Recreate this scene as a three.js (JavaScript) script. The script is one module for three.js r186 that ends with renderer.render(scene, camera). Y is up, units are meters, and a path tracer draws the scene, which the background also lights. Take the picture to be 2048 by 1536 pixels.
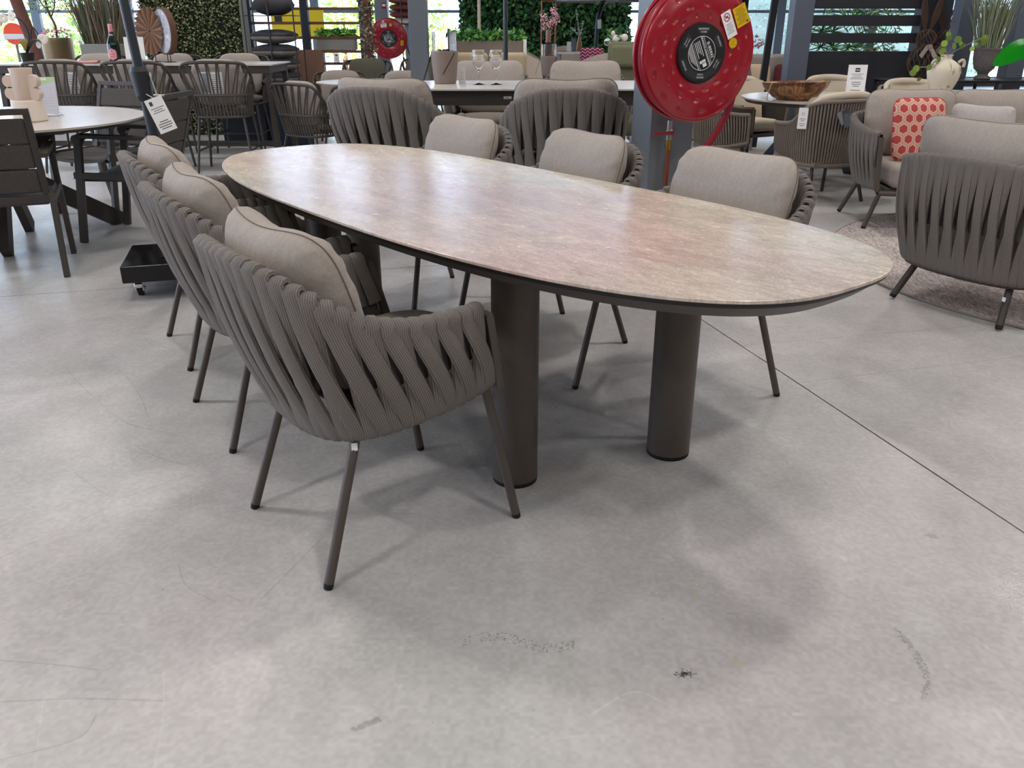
import * as THREE from 'three';
import { RoundedBoxGeometry } from 'three/addons/geometries/RoundedBoxGeometry.js';
import { mergeGeometries, mergeVertices } from 'three/addons/utils/BufferGeometryUtils.js';
import { RectAreaLightUniformsLib } from 'three/addons/lights/RectAreaLightUniformsLib.js';

// ---------- camera, sky, light, exposure ----------
RectAreaLightUniformsLib.init();
const scene = new THREE.Scene();
const camera = new THREE.PerspectiveCamera(49.13, 2048 / 1536, 0.05, 200);
camera.position.set(0, 1.2712, 0);
camera.rotation.set(-0.404, 0, 0);
const renderer = new THREE.WebGLRenderer({ antialias: true });
renderer.toneMapping = THREE.LinearToneMapping;
renderer.toneMappingExposure = 1.25;
renderer.shadowMap.enabled = true;
scene.background = new THREE.Color().setRGB(3.0, 3.7, 5.0);
const sun = new THREE.DirectionalLight(0xfff3e0, 24);           // sun behind the building: it only reaches the yard outside
sun.position.set(-6, 26, 4); sun.target.position.set(-4, 0, -26);
sun.castShadow = true; sun.shadow.mapSize.set(2048, 2048);
Object.assign(sun.shadow.camera, { left: -30, right: 30, top: 30, bottom: -30, near: 1, far: 90 });
scene.add(sun, sun.target);
const LAMPS = { power: 112, color: 0xfff9f5, height: 4.45 };

// ---------- helpers ----------
let seed = 20240611;
const rnd = () => { seed |= 0; seed = seed + 0x6D2B79F5 | 0; let t = Math.imul(seed ^ seed >>> 15, 1 | seed); t = t + Math.imul(t ^ t >>> 7, 61 | t) ^ t; return ((t ^ t >>> 14) >>> 0) / 4294967296; };
const rr = (a, b) => a + (b - a) * rnd();
const PI = Math.PI, V3 = (x, y, z) => new THREE.Vector3(x, y, z), clamp = (x, a = 0, b = 1) => Math.min(b, Math.max(a, x)), lerp = (a, b, t) => a + (b - a) * t;
const taken = new Map();
const numbered = (n) => { const k = taken.get(n) ?? 0; taken.set(n, k + 1); return k ? `${n}_${String(k).padStart(3, '0')}` : n; };
const tag = (o, label, category, group, kind) => { if (label) o.userData.label = label; if (category) o.userData.category = category; if (group) o.userData.group = group; if (kind) o.userData.kind = kind; return o; };
function thing(name, label, category, [x, y, z] = [0, 0, 0], turn = 0, group) {
  const o = new THREE.Group(); o.name = numbered(name); scene.add(o); o.position.set(x, y, z); o.rotation.y = turn;
  return tag(o, label, category, group);
}
const part = (name, geo, mat, parent, label) => { const m = new THREE.Mesh(geo, mat); m.name = name; parent.add(m); if (label) m.userData.label = label; return m; };
const solo = (name, geo, mat, label, category, pos = [0, 0, 0], turn = 0, group) => { const m = part(numbered(name), geo, mat, scene); m.position.set(...pos); m.rotation.y = turn; return tag(m, label, category, group); };
const struct = (name, geo, mat, parent) => { const m = part(parent ? name : numbered(name), geo, mat, parent ?? scene); if (!parent) m.userData.kind = 'structure'; return m; };
function dup(root, [x, y, z], turn, label, group, s = 1) {
  const r = root.clone(); r.name = numbered(root.name.replace(/_\d{3}$/, '')); scene.add(r); r.position.set(x, y, z); r.rotation.set(0, turn, 0); r.scale.setScalar(s);
  r.userData = { ...root.userData, label }; if (group) r.userData.group = group; return r;
}
const at = (g, x = 0, y = 0, z = 0, rx = 0, ry = 0, rz = 0) => { if (rx) g.rotateX(rx); if (rz) g.rotateZ(rz); if (ry) g.rotateY(ry); return g.translate(x, y, z); };
const box = (w, h, d, x = 0, y = 0, z = 0, r = 0.004, seg = 1) => { const m = Math.min(w, h, d) * 0.49; return at(r > 0 ? new RoundedBoxGeometry(w, h, d, seg, Math.min(r, m)) : new THREE.BoxGeometry(w, h, d), x, y, z); };
const cyl = (r0, r1, h, x = 0, y = 0, z = 0, n = 20) => at(new THREE.CylinderGeometry(r1, r0, h, n), x, y + h / 2, z);
const clean = (g) => { const q = g.index ? g.toNonIndexed() : g; for (const k of Object.keys(q.attributes)) if (!['position', 'normal', 'uv', 'color'].includes(k)) q.deleteAttribute(k); return q; };
const merge = (...gs) => mergeGeometries(gs.flat().map(clean));
const curve = (pts, closed = false, tension = 0.5) => new THREE.CatmullRomCurve3(pts.map((p) => V3(...p)), closed, 'catmullrom', tension);
const tube = (pts, r, n = 24, sides = 8, closed = false) => new THREE.TubeGeometry(curve(pts, closed), n, r, sides, closed);
function rod(a, b, r, r2 = r, n = 12) { const A = V3(...a), B = V3(...b), d = B.clone().sub(A), g = new THREE.CylinderGeometry(r2, r, d.length(), n); g.applyQuaternion(new THREE.Quaternion().setFromUnitVectors(V3(0, 1, 0), d.clone().normalize())); return g.translate((a[0] + b[0]) / 2, (a[1] + b[1]) / 2, (a[2] + b[2]) / 2); }
function bar(a, b, w, t, up = [0, 1, 0], r = 0.003) {              // rectangular bar from a to b; t is measured along `up`
  const A = V3(...a), B = V3(...b), d = B.clone().sub(A), L = d.length(); d.normalize();
  const x = d.clone().cross(V3(...up)).normalize(), y = x.clone().cross(d).normalize();
  const g = box(w, t, L, 0, 0, 0, r); g.applyMatrix4(new THREE.Matrix4().makeBasis(x, y, d.clone().negate())); return g.translate(...A.add(B).multiplyScalar(0.5).toArray());
}
const lathe = (prof, n = 32) => new THREE.LatheGeometry(prof.map((p) => new THREE.Vector2(...p)), n);
function grid(nu, nv, f, wrapU = false) {                           // f(u, v) -> [x, y, z, uvx?, uvy?]
  const pos = [], uv = [], idx = [];
  for (let j = 0; j <= nv; j++) for (let i = 0; i <= nu; i++) { const p = f(i / nu, j / nv); pos.push(p[0], p[1], p[2]); uv.push(p[3] ?? i / nu, p[4] ?? j / nv); }
  for (let j = 0; j < nv; j++) for (let i = 0; i < nu; i++) { const a = j * (nu + 1) + i, b = a + 1, c = a + nu + 1, d = c + 1; idx.push(a, b, d, a, d, c); }
  const g = new THREE.BufferGeometry(); g.setAttribute('position', new THREE.Float32BufferAttribute(pos, 3)); g.setAttribute('uv', new THREE.Float32BufferAttribute(uv, 2)); g.setIndex(idx);
  g.computeVertexNormals(); return g;
}
const shapeOf = (pts) => new THREE.Shape(pts.map((p) => new THREE.Vector2(...p)));
const extrude = (pts, depth, bevel = 0, holes = [], steps = 1) => { const s = pts instanceof THREE.Shape ? pts : shapeOf(pts); for (const h of holes) s.holes.push(new THREE.Path(h.map((p) => new THREE.Vector2(...p)))); return new THREE.ExtrudeGeometry(s, { depth: depth - 2 * bevel, bevelEnabled: bevel > 0, bevelThickness: bevel, bevelSize: bevel, bevelOffset: -bevel, bevelSegments: 2, steps, curveSegments: 16 }).translate(0, 0, bevel); };
// planar uv in metres from the two named axes
const uvFrom = (g, a = 0, b = 2, s = 1) => { const p = g.attributes.position, u = new Float32Array(p.count * 2); for (let i = 0; i < p.count; i++) { u[2 * i] = p.getComponent(i, a) * s; u[2 * i + 1] = p.getComponent(i, b) * s; } g.setAttribute('uv', new THREE.BufferAttribute(u, 2)); return g; };

// ---------- noise and textures ----------
function lattice(n, s) { let q = s * 7919 + 13 | 0; const a = new Float32Array(n * n); for (let i = 0; i < n * n; i++) { q = q + 0x6D2B79F5 | 0; let t = Math.imul(q ^ q >>> 15, 1 | q); t = t + Math.imul(t ^ t >>> 7, 61 | t) ^ t; a[i] = ((t ^ t >>> 14) >>> 0) / 4294967296; } return a; }
function vnoise(n, s) { const a = lattice(n, s); return (x, y) => { const fx = Math.floor(x), fy = Math.floor(y); let tx = x - fx, ty = y - fy; tx = tx * tx * (3 - 2 * tx); ty = ty * ty * (3 - 2 * ty); const x0 = ((fx % n) + n) % n, x1 = (x0 + 1) % n, y0 = ((fy % n) + n) % n * n, y1 = (((fy + 1) % n) + n) % n * n; const p = a[y0 + x0], q = a[y0 + x1], r = a[y1 + x0], t = a[y1 + x1]; return p + (q - p) * tx + (r - p + (p - q - r + t) * tx) * ty; }; }
function dataTex(w, h, f, { srgb = true, repeat = [1, 1], wrap = THREE.RepeatWrapping } = {}) {
  const d = new Uint8Array(w * h * 4);
  for (let y = 0, i = 0; y < h; y++) for (let x = 0; x < w; x++, i += 4) { const c = f((x + 0.5) / w, (y + 0.5) / h, x, y); d[i] = clamp(c[0], 0, 255); d[i + 1] = clamp(c[1], 0, 255); d[i + 2] = clamp(c[2], 0, 255); d[i + 3] = 255; }
  const t = new THREE.DataTexture(d, w, h, THREE.RGBAFormat); t.magFilter = THREE.LinearFilter; t.minFilter = THREE.LinearMipmapLinearFilter; t.generateMipmaps = true;
  t.wrapS = t.wrapT = wrap; t.repeat.set(...repeat); if (srgb) t.colorSpace = THREE.SRGBColorSpace; t.needsUpdate = true; return t;
}
const gray = (v) => [v, v, v];
function canvasTex(w, h, draw) { const c = document.createElement('canvas'); c.width = w; c.height = h; const g = c.getContext('2d'); draw(g, w, h); const t = new THREE.CanvasTexture(c); t.wrapS = t.wrapT = THREE.RepeatWrapping; t.colorSpace = THREE.SRGBColorSpace; return t; }
const std = (o) => new THREE.MeshStandardMaterial(o), phys = (o) => new THREE.MeshPhysicalMaterial(o);
// ---------- materials of the setting ----------
const n8 = vnoise(8, 11), n16 = vnoise(16, 12), n32 = vnoise(32, 13), n64 = vnoise(64, 14), n128 = vnoise(128, 15), n256 = vnoise(256, 16), n512 = vnoise(512, 17);
const FT = 5, FN = 2048;                                            // floor tile: 5 m
const wear = new Float32Array(FN * FN), tint = new Float32Array(FN * FN);
{
  const dab = (x, z, r, a, arr = wear) => { const cx = x / FT * FN, cz = z / FT * FN, R = Math.max(0.7, r / FT * FN), q = Math.ceil(R + 1); for (let j = -q; j <= q; j++) for (let i = -q; i <= q; i++) { const X = Math.floor(cx) + i, Z = Math.floor(cz) + j, d = Math.hypot(X + 0.5 - cx, Z + 0.5 - cz) / R; if (d < 1) { const k = (((Z % FN) + FN) % FN) * FN + ((X % FN) + FN) % FN; const t = a * (1 - d * d); arr[k] = Math.abs(t) > Math.abs(arr[k]) ? t : arr[k]; } } };
  const line = (pts, w, a, gap = 0, arr = wear) => { const c = new THREE.CatmullRomCurve3(pts.map(([x, z]) => V3(x, 0, z))), L = c.getLength(), n = Math.ceil(L / 0.0012); for (let i = 0; i <= n; i++) { if (gap && rnd() < gap) continue; const p = c.getPoint(i / n); dab(p.x, p.z, w * (0.7 + 0.5 * rnd()), a * (0.6 + 0.5 * rnd()), arr); } };
  const dark = [[[-1.814, -3.154], [-1.537, -2.83], [-1.323, -2.622], [-1.154, -2.548]], [[-1.746, -3.168], [-1.597, -3.157], [-1.336, -3.139]], [[-1.601, -3.154], [-1.47, -2.984], [-1.36, -2.817], [-1.277, -2.666]], [[-1.563, -2.595], [-1.551, -2.711], [-1.553, -2.855]], [[-1.25, -2.467], [-1.135, -2.381], [-1.004, -2.318]], [[-1.15, -2.12], [-1.079, -2.183], [-0.992, -2.261]], [[-1.628, -3.51], [-1.588, -3.44], [-1.554, -3.398]], [[-1.347, -2.274], [-1.242, -2.183], [-1.188, -2.143]], [[-1.327, -1.825], [-1.263, -1.922], [-1.154, -2.079]], [[-0.963, -1.174], [-0.837, -1.233], [-0.832, -1.286]], [[-1.045, -1.322], [-0.893, -1.331], [-0.714, -1.325]], [[-1.114, -1.444], [-0.988, -1.431], [-0.885, -1.414]], [[-0.857, -1.801], [-0.802, -1.709], [-0.71, -1.645]], [[-0.603, -1.657], [-0.572, -1.745], [-0.506, -1.932]], [[-0.683, -1.666], [-0.651, -1.649]]];
  for (const p of dark) line(p, 0.0022, -26, 0.1);
  for (const p of [[[1.006, -3.401], [1.745, -3.567], [2.384, -3.712]], [[1.113, -2.987], [1.551, -3.11], [2.136, -3.269]]]) line(p, 0.003, -34, 0.35);
  line([[-0.666, -1.156], [-0.695, -1.275], [-0.745, -1.411]], 0.003, 9, 0.25);
  line([[0.144, -1.277], [0.255, -1.35], [0.308, -1.323]], 0.0035, 16, 0.3);
  for (let i = 0; i < 46; i++) { const t = rnd(); dab(-0.314 + 0.05 * t + rr(-0.004, 0.004), -1.246 - 0.03 * t + rr(-0.004, 0.004), 0.006, -34); }
  for (let i = 0; i < 190; i++) { const t = rnd(); dab(lerp(-0.11, 0.14, t), -1.503 - 0.02 * Math.sin(t * 6) + rr(-0.016, 0.016), rr(0.001, 0.0022), -70); }
  for (let i = 0; i < 90; i++) { const a = rr(0, 2 * PI), d = rnd() * rnd() * 0.045; dab(0.369 + Math.cos(a) * d, -1.403 + Math.sin(a) * d * 0.45, 0.0022, -150 + d * 2000); }
  for (let i = 0; i < 170; i++) { const c = new THREE.CatmullRomCurve3([V3(0.878, 0, -1.547), V3(0.887, 0, -1.482), V3(0.88, 0, -1.403), V3(0.849, 0, -1.338)]).getPoint(rnd()); dab(c.x + rr(-0.008, 0.008), c.z + rr(-0.008, 0.008), 0.0028, -40); }
  for (let i = 0; i < 20; i++) dab(1.135 + rr(-0.012, 0.012), -1.925 + rr(-0.008, 0.008), 0.008, -22);
  line([[0.444, -1.695], [0.451, -1.655]], 0.0022, 60, 0, tint); line([[0.485, -1.462], [0.492, -1.422]], 0.0022, 60, 0, tint); line([[1.182, -1.995], [1.255, -1.939]], 0.003, 22, 0.3, tint);
  for (let i = 0; i < 420; i++) { const x = rr(0, FT), z = rr(0, FT), a = rr(0, 2 * PI), l = rr(0.03, 0.3), b = a + rr(-0.7, 0.7); line([[x, z], [x + Math.cos(a) * l / 2, z + Math.sin(a) * l / 2], [x + (Math.cos(a) + Math.cos(b)) * l / 2, z + (Math.sin(a) + Math.sin(b)) * l / 2]], 0.0014, rnd() < 0.5 ? rr(-13, -5) : rr(5, 15), 0.45); }
  for (let i = 0; i < 500; i++) dab(rr(0, FT), rr(0, FT), rr(0.001, 0.0026), rnd() < 0.75 ? rr(-75, -25) : rr(20, 50));
}
const floorMap = dataTex(FN, FN, (u, v, x, y) => {
  const big = n8(u * 8, v * 8) * 0.5 + n16(u * 16 + 3, v * 16) * 0.3 + n32(u * 32, v * 32) * 0.2 - 0.5;
  const trowel = n64(u * 64 + 2 * n16(u * 16, v * 16), v * 32) - 0.5, mid = n128(u * 128, v * 128 + 9) - 0.5, fine = n512(u * 512, v * 512) - 0.5, spot = n256(u * 256, v * 256);
  const hue = n8(u * 8 + 4.3, v * 8 + 1.7) * 0.6 + n16(u * 16 + 1, v * 16 + 7) * 0.4 - 0.5;
  const L = 181 + big * 26 + trowel * 9 + mid * 7 + fine * 16 + (spot > 0.86 ? (spot - 0.86) * 70 : 0) + wear[y * FN + x], k = hue * 4, ye = tint[y * FN + x];
  return [L + 1 + k, L - 1 - k * 0.45 + ye * 0.1, L - 3 + k * 0.35 - ye];
}, { repeat: [1 / FT, 1 / FT] });
const floorRough = dataTex(1024, 1024, (u, v) => gray(255 * clamp(0.36 + 0.1 * (n16(u * 16, v * 16) - 0.5) + 0.06 * (n256(u * 256, v * 256) - 0.5))), { srgb: false, repeat: [1 / FT, 1 / FT] });
const floorBump = dataTex(1024, 1024, (u, v) => gray(128 + 60 * (n64(u * 64, v * 64) - 0.5) + 70 * (n256(u * 256, v * 256) - 0.5) + 60 * (n512(u * 512, v * 512) - 0.5)), { srgb: false, repeat: [1 / 2.4, 1 / 2.4] });
const M = {
  floor: std({ map: floorMap, roughnessMap: floorRough, roughness: 1, bumpMap: floorBump, bumpScale: 0.0007 }),
  joint: std({ color: 0x1d1a17, roughness: 0.95 }),
  wall: std({ color: 0x5f5e5d, roughness: 0.9 }),
  ceiling: std({ color: 0x3c3c3e, roughness: 0.95 }),
  frame: std({ color: 0x6f7a86, roughness: 0.5, metalness: 0.3 }),
  glass: phys({ color: 0xffffff, transmission: 1, thickness: 0, roughness: 0, ior: 1.45 }),
  lamp: std({ color: 0xffffff, emissive: 0xfff4ea, emissiveIntensity: 4 }),
  lampBody: std({ color: 0xd8d8d6, roughness: 0.6 }),
  yard: std({ color: 0xa9a49b, roughness: 0.95 }),
};
// ---------- floor: concrete slabs parted by saw-cut joints ----------
const RX0 = -14.5, RX1 = 12, RZ0 = -20, RZ1 = 6;
{
  const base = struct('floor', box(RX1 - RX0, 0.1, RZ1 - RZ0, (RX0 + RX1) / 2, -0.058, (RZ0 + RZ1) / 2, 0), M.joint);
  const jx = (z) => 0.892 + (z + 3.735) * 0.2803, jz = (x) => -4.705 - (x + 0.442) * 0.2803, g = 0.003, meet = (-4.705 - 0.442 * 0.2803 - 0.2803 * (0.892 + 3.735 * 0.2803)) / (1 + 0.2803 ** 2), mx = jx(meet);
  const slab = (pts) => uvFrom(extrude(pts.map(([x, z]) => [x, -z]), 0.008, 0).rotateX(-PI / 2).translate(0, -0.008, 0));
  for (const s of [
    [[RX0, RZ1], [jx(RZ1) - g, RZ1], [mx - g, meet + g], [RX0, jz(RX0) + g]],
    [[RX0, jz(RX0) - g], [mx - g, meet - g], [jx(RZ0) - g, RZ0], [RX0, RZ0]],
    [[jx(RZ1) + g, RZ1], [RX1, RZ1], [RX1, RZ0], [jx(RZ0) + g, RZ0]]]) part('slab', slab(s), M.floor, base);
}
// ---------- walls, ceiling, glazing ----------
const WH = 4.6;
struct('ceiling', box(RX1 - RX0 + 0.4, 0.2, RZ1 - RZ0 + 0.4, (RX0 + RX1) / 2, WH + 0.1, (RZ0 + RZ1) / 2, 0), M.ceiling);
struct('wall_right', box(0.2, WH, RZ1 - RZ0, RX1 + 0.1, WH / 2, (RZ0 + RZ1) / 2, 0), M.wall);
struct('wall_front', box(RX1 - RX0 + 0.4, WH, 0.2, (RX0 + RX1) / 2, WH / 2, RZ1 + 0.1, 0), M.wall);
const WT = 4.1;                                                    // head of the glazing
struct('wall_back', merge(box(RX1 - RX0 + 0.4, WH - WT, 0.2, (RX0 + RX1) / 2, (WH + WT) / 2, RZ0 - 0.1, 0), box(RX1 - RX0 + 0.4, 0.12, 0.2, (RX0 + RX1) / 2, 0.06, RZ0 - 0.1, 0)), M.wall);
struct('wall_left', merge(box(0.2, WH - WT, RZ1 - RZ0, RX0 - 0.1, (WH + WT) / 2, (RZ0 + RZ1) / 2, 0), box(0.2, 0.12, RZ1 - RZ0, RX0 - 0.1, 0.06, (RZ0 + RZ1) / 2, 0)), M.wall);
{
  let n = 0;
  const glaze = (x, z, w, turn) => {
    const h = WT - 0.12, k = new THREE.Group(); k.name = `window_${++n}`; k.userData.kind = 'structure'; scene.add(k); k.position.set(x, 0.12, z); k.rotation.y = turn;
    part('window_frame', merge(box(0.09, h, 0.12, -w / 2 + 0.045, h / 2, 0), box(0.09, h, 0.12, w / 2 - 0.045, h / 2, 0), box(w - 0.18, 0.08, 0.12, 0, 0.04, 0), box(w - 0.18, 0.08, 0.12, 0, h - 0.04, 0), box(w - 0.18, 0.06, 0.1, 0, 1.42, 0)), M.frame, k);
    part('pane', box(w - 0.18, 1.31, 0.008, 0, 0.735, 0, 0), M.glass, k); part('pane', box(w - 0.18, h - 1.53, 0.008, 0, (h - 0.08 + 1.45) / 2, 0, 0), M.glass, k);
  };
  for (let i = 0; i < 13; i++) glaze(RX0 + 1.02 + 2.038 * i, RZ0 - 0.1, 2.038, 0);
  for (let i = 0; i < 13; i++) glaze(RX0 - 0.1, RZ0 + 1 + 2 * i, 2, PI / 2);
}
struct('yard', box(70, 0.1, 40, -5, -0.12, -40.3, 0), M.yard);
struct('yard', box(30, 0.1, 46, -29.8, -0.12, -2.2, 0), M.yard);
// ---------- ceiling lamps: square panels in rows ----------
for (const x of [-9.8, -6, -2.2, 1.6, 5.4, 9.2]) for (const z of [3.8, 0.3, -3.2, -6.7, -10.2]) {
  const l = thing('ceiling_lamp', 'square white light panel under the ceiling', 'lamp', [x, WH, z], 0, 'square light panels in rows under the ceiling');
  part('housing', box(0.4, 0.1, 0.4, 0, -0.05, 0), M.lampBody, l);
  part('diffuser', box(0.34, 0.012, 0.34, 0, -0.106, 0), M.lamp, l);
  const a = new THREE.RectAreaLight(LAMPS.color, LAMPS.power, 0.34, 0.34); a.position.set(0, -0.125, 0); a.rotation.x = -PI / 2; l.add(a);
}
// ---------- furniture materials ----------
const strapMap = dataTex(256, 256, (u, v, x, y) => { const rib = 0.5 + 0.5 * Math.cos(u * 2 * PI * 7), k = (y >> 1) % 4 < 2 ? 1 : 0, s = n256(u * 256, v * 256 + k * 37), s2 = n64(u * 64, v * 64); const L = 110 + (rib - 0.5) * 34 + (s - 0.5) * 74 + (s2 - 0.5) * 20; return [L * 1.04, L * 0.99, L * 0.95]; }, { repeat: [1 / 0.036, 1 / 0.05] });
const strapBump = dataTex(256, 256, (u, v) => gray(110 + 80 * Math.cos(u * 2 * PI * 7) + 50 * (n256(u * 256, v * 256) - 0.5) + 24 * Math.cos(v * 2 * PI * 16 + 3 * Math.cos(u * 2 * PI * 7))), { srgb: false, repeat: [1 / 0.036, 1 / 0.05] });
const clothMap = (r, g, b, a = 30, rep = 8) => dataTex(256, 256, (u, v) => { const s = (n256(u * 256, v * 256) - 0.5) * a + (n128(u * 128, v * 128) - 0.5) * a * 0.6 + (n16(u * 16, v * 16) - 0.5) * a * 0.3; return [r + s, g + s, b + s]; }, { repeat: [rep, rep] });
const clothBump = dataTex(256, 256, (u, v) => gray(128 + 90 * (n128(u * 128, v * 128) - 0.5) + 90 * (n256(u * 256, v * 256) - 0.5)), { srgb: false, repeat: [8, 8] });
const cloth = (r, g, b, a, rep) => std({ map: clothMap(r, g, b, a, rep), bumpMap: clothBump, bumpScale: 0.0009, roughness: 0.95 });
const stoneMap = dataTex(2048, 1024, (u, v) => {
  const x = u * 3.2, y = v * 1.6;                                   // metres
  const big = n8(x * 1.6 + 0.3, y * 2.2 + 1.2), red = n8(x * 1.3 + 4.1, y * 1.5 + 2.7) * 0.65 + n16(x * 4, y * 5) * 0.35, mid = n64(x * 9, y * 22), streak = n128(x * 34, y * 95), fine = n512(x * 210, y * 330), pit = n256(x * 70, y * 130);
  let L = 196 + (big - 0.5) * 26 + (mid - 0.5) * 20 + (streak - 0.5) * 22 + (fine - 0.5) * 30; if (pit > 0.8) L -= (pit - 0.8) * 45; if (pit < 0.16) L += (0.16 - pit) * 6;
  const k = clamp((red - 0.42) * 3.2, -0.4, 1);
  return [L * (1.02 - k * 0.03), L * (0.955 - k * 0.075), L * (0.885 - k * 0.05)];
}, { repeat: [1 / 3.2, 1 / 1.6] }); stoneMap.offset.set(0.5, 0.5);
const stoneRough = dataTex(512, 512, (u, v) => gray(255 * clamp(0.25 + 0.06 * (n128(u * 64, v * 128) - 0.5))), { srgb: false, repeat: [1 / 1.6, 1 / 1.6] });
const stoneBump = dataTex(512, 512, (u, v) => gray(128 + 80 * (n128(u * 64, v * 128) - 0.5) + 60 * (n256(u * 256, v * 256) - 0.5)), { srgb: false, repeat: [1 / 0.8, 1 / 0.8] });
Object.assign(M, {
  stone: std({ map: stoneMap, roughnessMap: stoneRough, roughness: 1, bumpMap: stoneBump, bumpScale: 0.00025 }),
  stoneEdge: std({ color: 0xcfc4b4, roughness: 0.5 }),
  taupe: std({ color: 0x524a44, roughness: 0.48, metalness: 0.15 }),
  taupeDark: std({ color: 0x3b3531, roughness: 0.5, metalness: 0.15 }),
  anthracite: std({ color: 0x2e2f32, roughness: 0.5, metalness: 0.2 }),
  black: std({ color: 0x0d0d0e, roughness: 0.5 }),
  rubber: std({ color: 0x101010, roughness: 0.8 }),
  strap: std({ map: strapMap, bumpMap: strapBump, bumpScale: 0.0012, roughness: 0.92 }),
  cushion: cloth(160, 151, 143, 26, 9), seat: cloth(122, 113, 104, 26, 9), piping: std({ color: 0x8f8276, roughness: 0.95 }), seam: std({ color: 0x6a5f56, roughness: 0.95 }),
  white: std({ color: 0xe9e9ea, roughness: 0.6 }), chrome: std({ color: 0xd8dadd, roughness: 0.18, metalness: 1 }), steel: std({ color: 0xb5b3ae, roughness: 0.35, metalness: 1 }),
});
// ---------- oval dining table ----------
const oval = (n, off = 0) => {                                      // outline with a slightly fuller far side, in the table's own axes
  const pts = [];
  for (let i = 0; i < n; i++) {
    const th = i / n * 2 * PI, C = Math.cos(th), S = Math.sin(th), e = 2 / 2.87, a = 1.431 - off, b = 0.534 - off;
    const U = a * Math.sign(C) * Math.abs(C) ** e, V = b * Math.sign(S) * Math.abs(S) ** e;
    pts.push([U - 0.006, V * (1 + 0.008 * U / a) - 0.0475 * (U / a) ** 2 + 0.016 + 0.0075 * U]);
  }
  return pts;
};
function ring(rows, n, outline) { return grid(n, rows.length - 1, (u, v) => { const [off, y] = rows[Math.round(v * (rows.length - 1))], p = outline(off, u); return [p[0], y, p[1], u * 7, off + y]; }); }
{
  const t = thing('dining_table', 'long oval dining table with beige stone top on dark cylinder legs', 'table', [-0.16, 0, -2.85], -0.895);
  const flat = (off, y0, th, bev) => uvFrom(extrude(oval(220, off).map(([x, z]) => [x, -z]), th, bev).rotateX(-PI / 2).translate(0, y0, 0));
  part('tabletop', flat(0, 0.747, 0.008, 0.0015), M.stone, t, 'beige stone-look tabletop');
  const oc = new THREE.CatmullRomCurve3(oval(160).map(([x, z]) => V3(x, 0, z)), true);
  const cache = new Map(); const outline = (off, u) => { if (!cache.has(off)) cache.set(off, new THREE.CatmullRomCurve3(oval(160, off).map(([x, z]) => V3(x, 0, z)), true)); const p = cache.get(off).getPoint(u % 1); return [p.x, p.z]; };
  part('edge_band', ring([[0.004, 0.7475], [0.006, 0.738], [0.014, 0.733]].reverse(), 200, outline), M.black, t, 'black edge band under the top');
  part('rim', merge(ring([[0.014, 0.7335], [0.05, 0.704], [0.09, 0.699]].reverse(), 200, outline), flat(0.088, 0.698, 0.03, 0)), M.taupe, t, 'dark taupe rim chamfered inwards');
  for (const [u, v] of [[0.577, 0.246], [0.754, -0.246], [-0.663, 0.204], [-1.03, -0.17]]) {
    const l = part('leg', cyl(0.068, 0.068, 0.688, u, 0.012, v, 48), M.taupe, t);
    part('foot_ring', cyl(0.067, 0.0685, 0.013, u, 0, v, 48), M.rubber, l);
  }
}
// ---------- soft cushions ----------
function pillow(w, h, t, { n = 4.5, sag = 0, seg = 20, puff = 0.55, wr = 0.004, bend = 0, ph = 0 } = {}) {
  const face = (sgn) => grid(seg, seg, (a, b) => {
    let u = a * 2 - 1, v = b * 2 - 1; u = Math.sin(u * PI / 2) * 0.45 + u * 0.55; v = Math.sin(v * PI / 2) * 0.45 + v * 0.55;
    const m = Math.max(Math.abs(u), Math.abs(v)), r = (Math.abs(u) ** n + Math.abs(v) ** n) ** (1 / n) || 1, k = m > 0 ? m / r : 1, x = u * k, y = v * k;
    const e = Math.max(0, 1 - Math.abs(x) ** 2.6 * (1 + 0) ), f = Math.max(0, 1 - Math.abs(y) ** 2.6);
    const rim = Math.max(0, 1 - m ** 3.2); let d = t / 2 * Math.pow(rim, puff) * (0.62 + 0.38 * Math.sqrt(e * f));
    const ang = Math.atan2(y, x); d += wr * Math.sin(ang * 17 + ph + 2.1 * Math.sin(ang * 5 + ph)) * Math.pow(m, 5) * Math.min(1, rim * 6) + wr * 1.4 * (n16(x * 3 + 5 + ph, y * 3 + sgn) - 0.5) * rim;
    const X = x * w / 2, Y = y * h / 2 - sag * (1 - x * x) * clamp((y + 0.2) / 1.2) ** 1.6;
    return [X, Y, sgn * d - bend * (x * x), sgn > 0 ? X : -X + 0.37, Y];
  });
  const F = face(1), B = face(-1); B.index.array.reverse(); B.computeVertexNormals();
  const g = merge(F, B); const w2 = mergeVertices((() => { const q = g.clone(); q.deleteAttribute('uv'); q.deleteAttribute('normal'); return q; })(), 1e-5); w2.computeVertexNormals();
  const map = new Map(), p = w2.attributes.position, nn = w2.attributes.normal; for (let i = 0; i < p.count; i++) map.set(`${p.getX(i).toFixed(4)},${p.getY(i).toFixed(4)},${p.getZ(i).toFixed(4)}`, i);
  const gp = g.attributes.position, gn = g.attributes.normal; for (let i = 0; i < gp.count; i++) { const k = map.get(`${gp.getX(i).toFixed(4)},${gp.getY(i).toFixed(4)},${gp.getZ(i).toFixed(4)}`); if (k !== undefined) gn.setXYZ(i, nn.getX(k), nn.getY(k), nn.getZ(k)); }
  return g;
}
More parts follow.
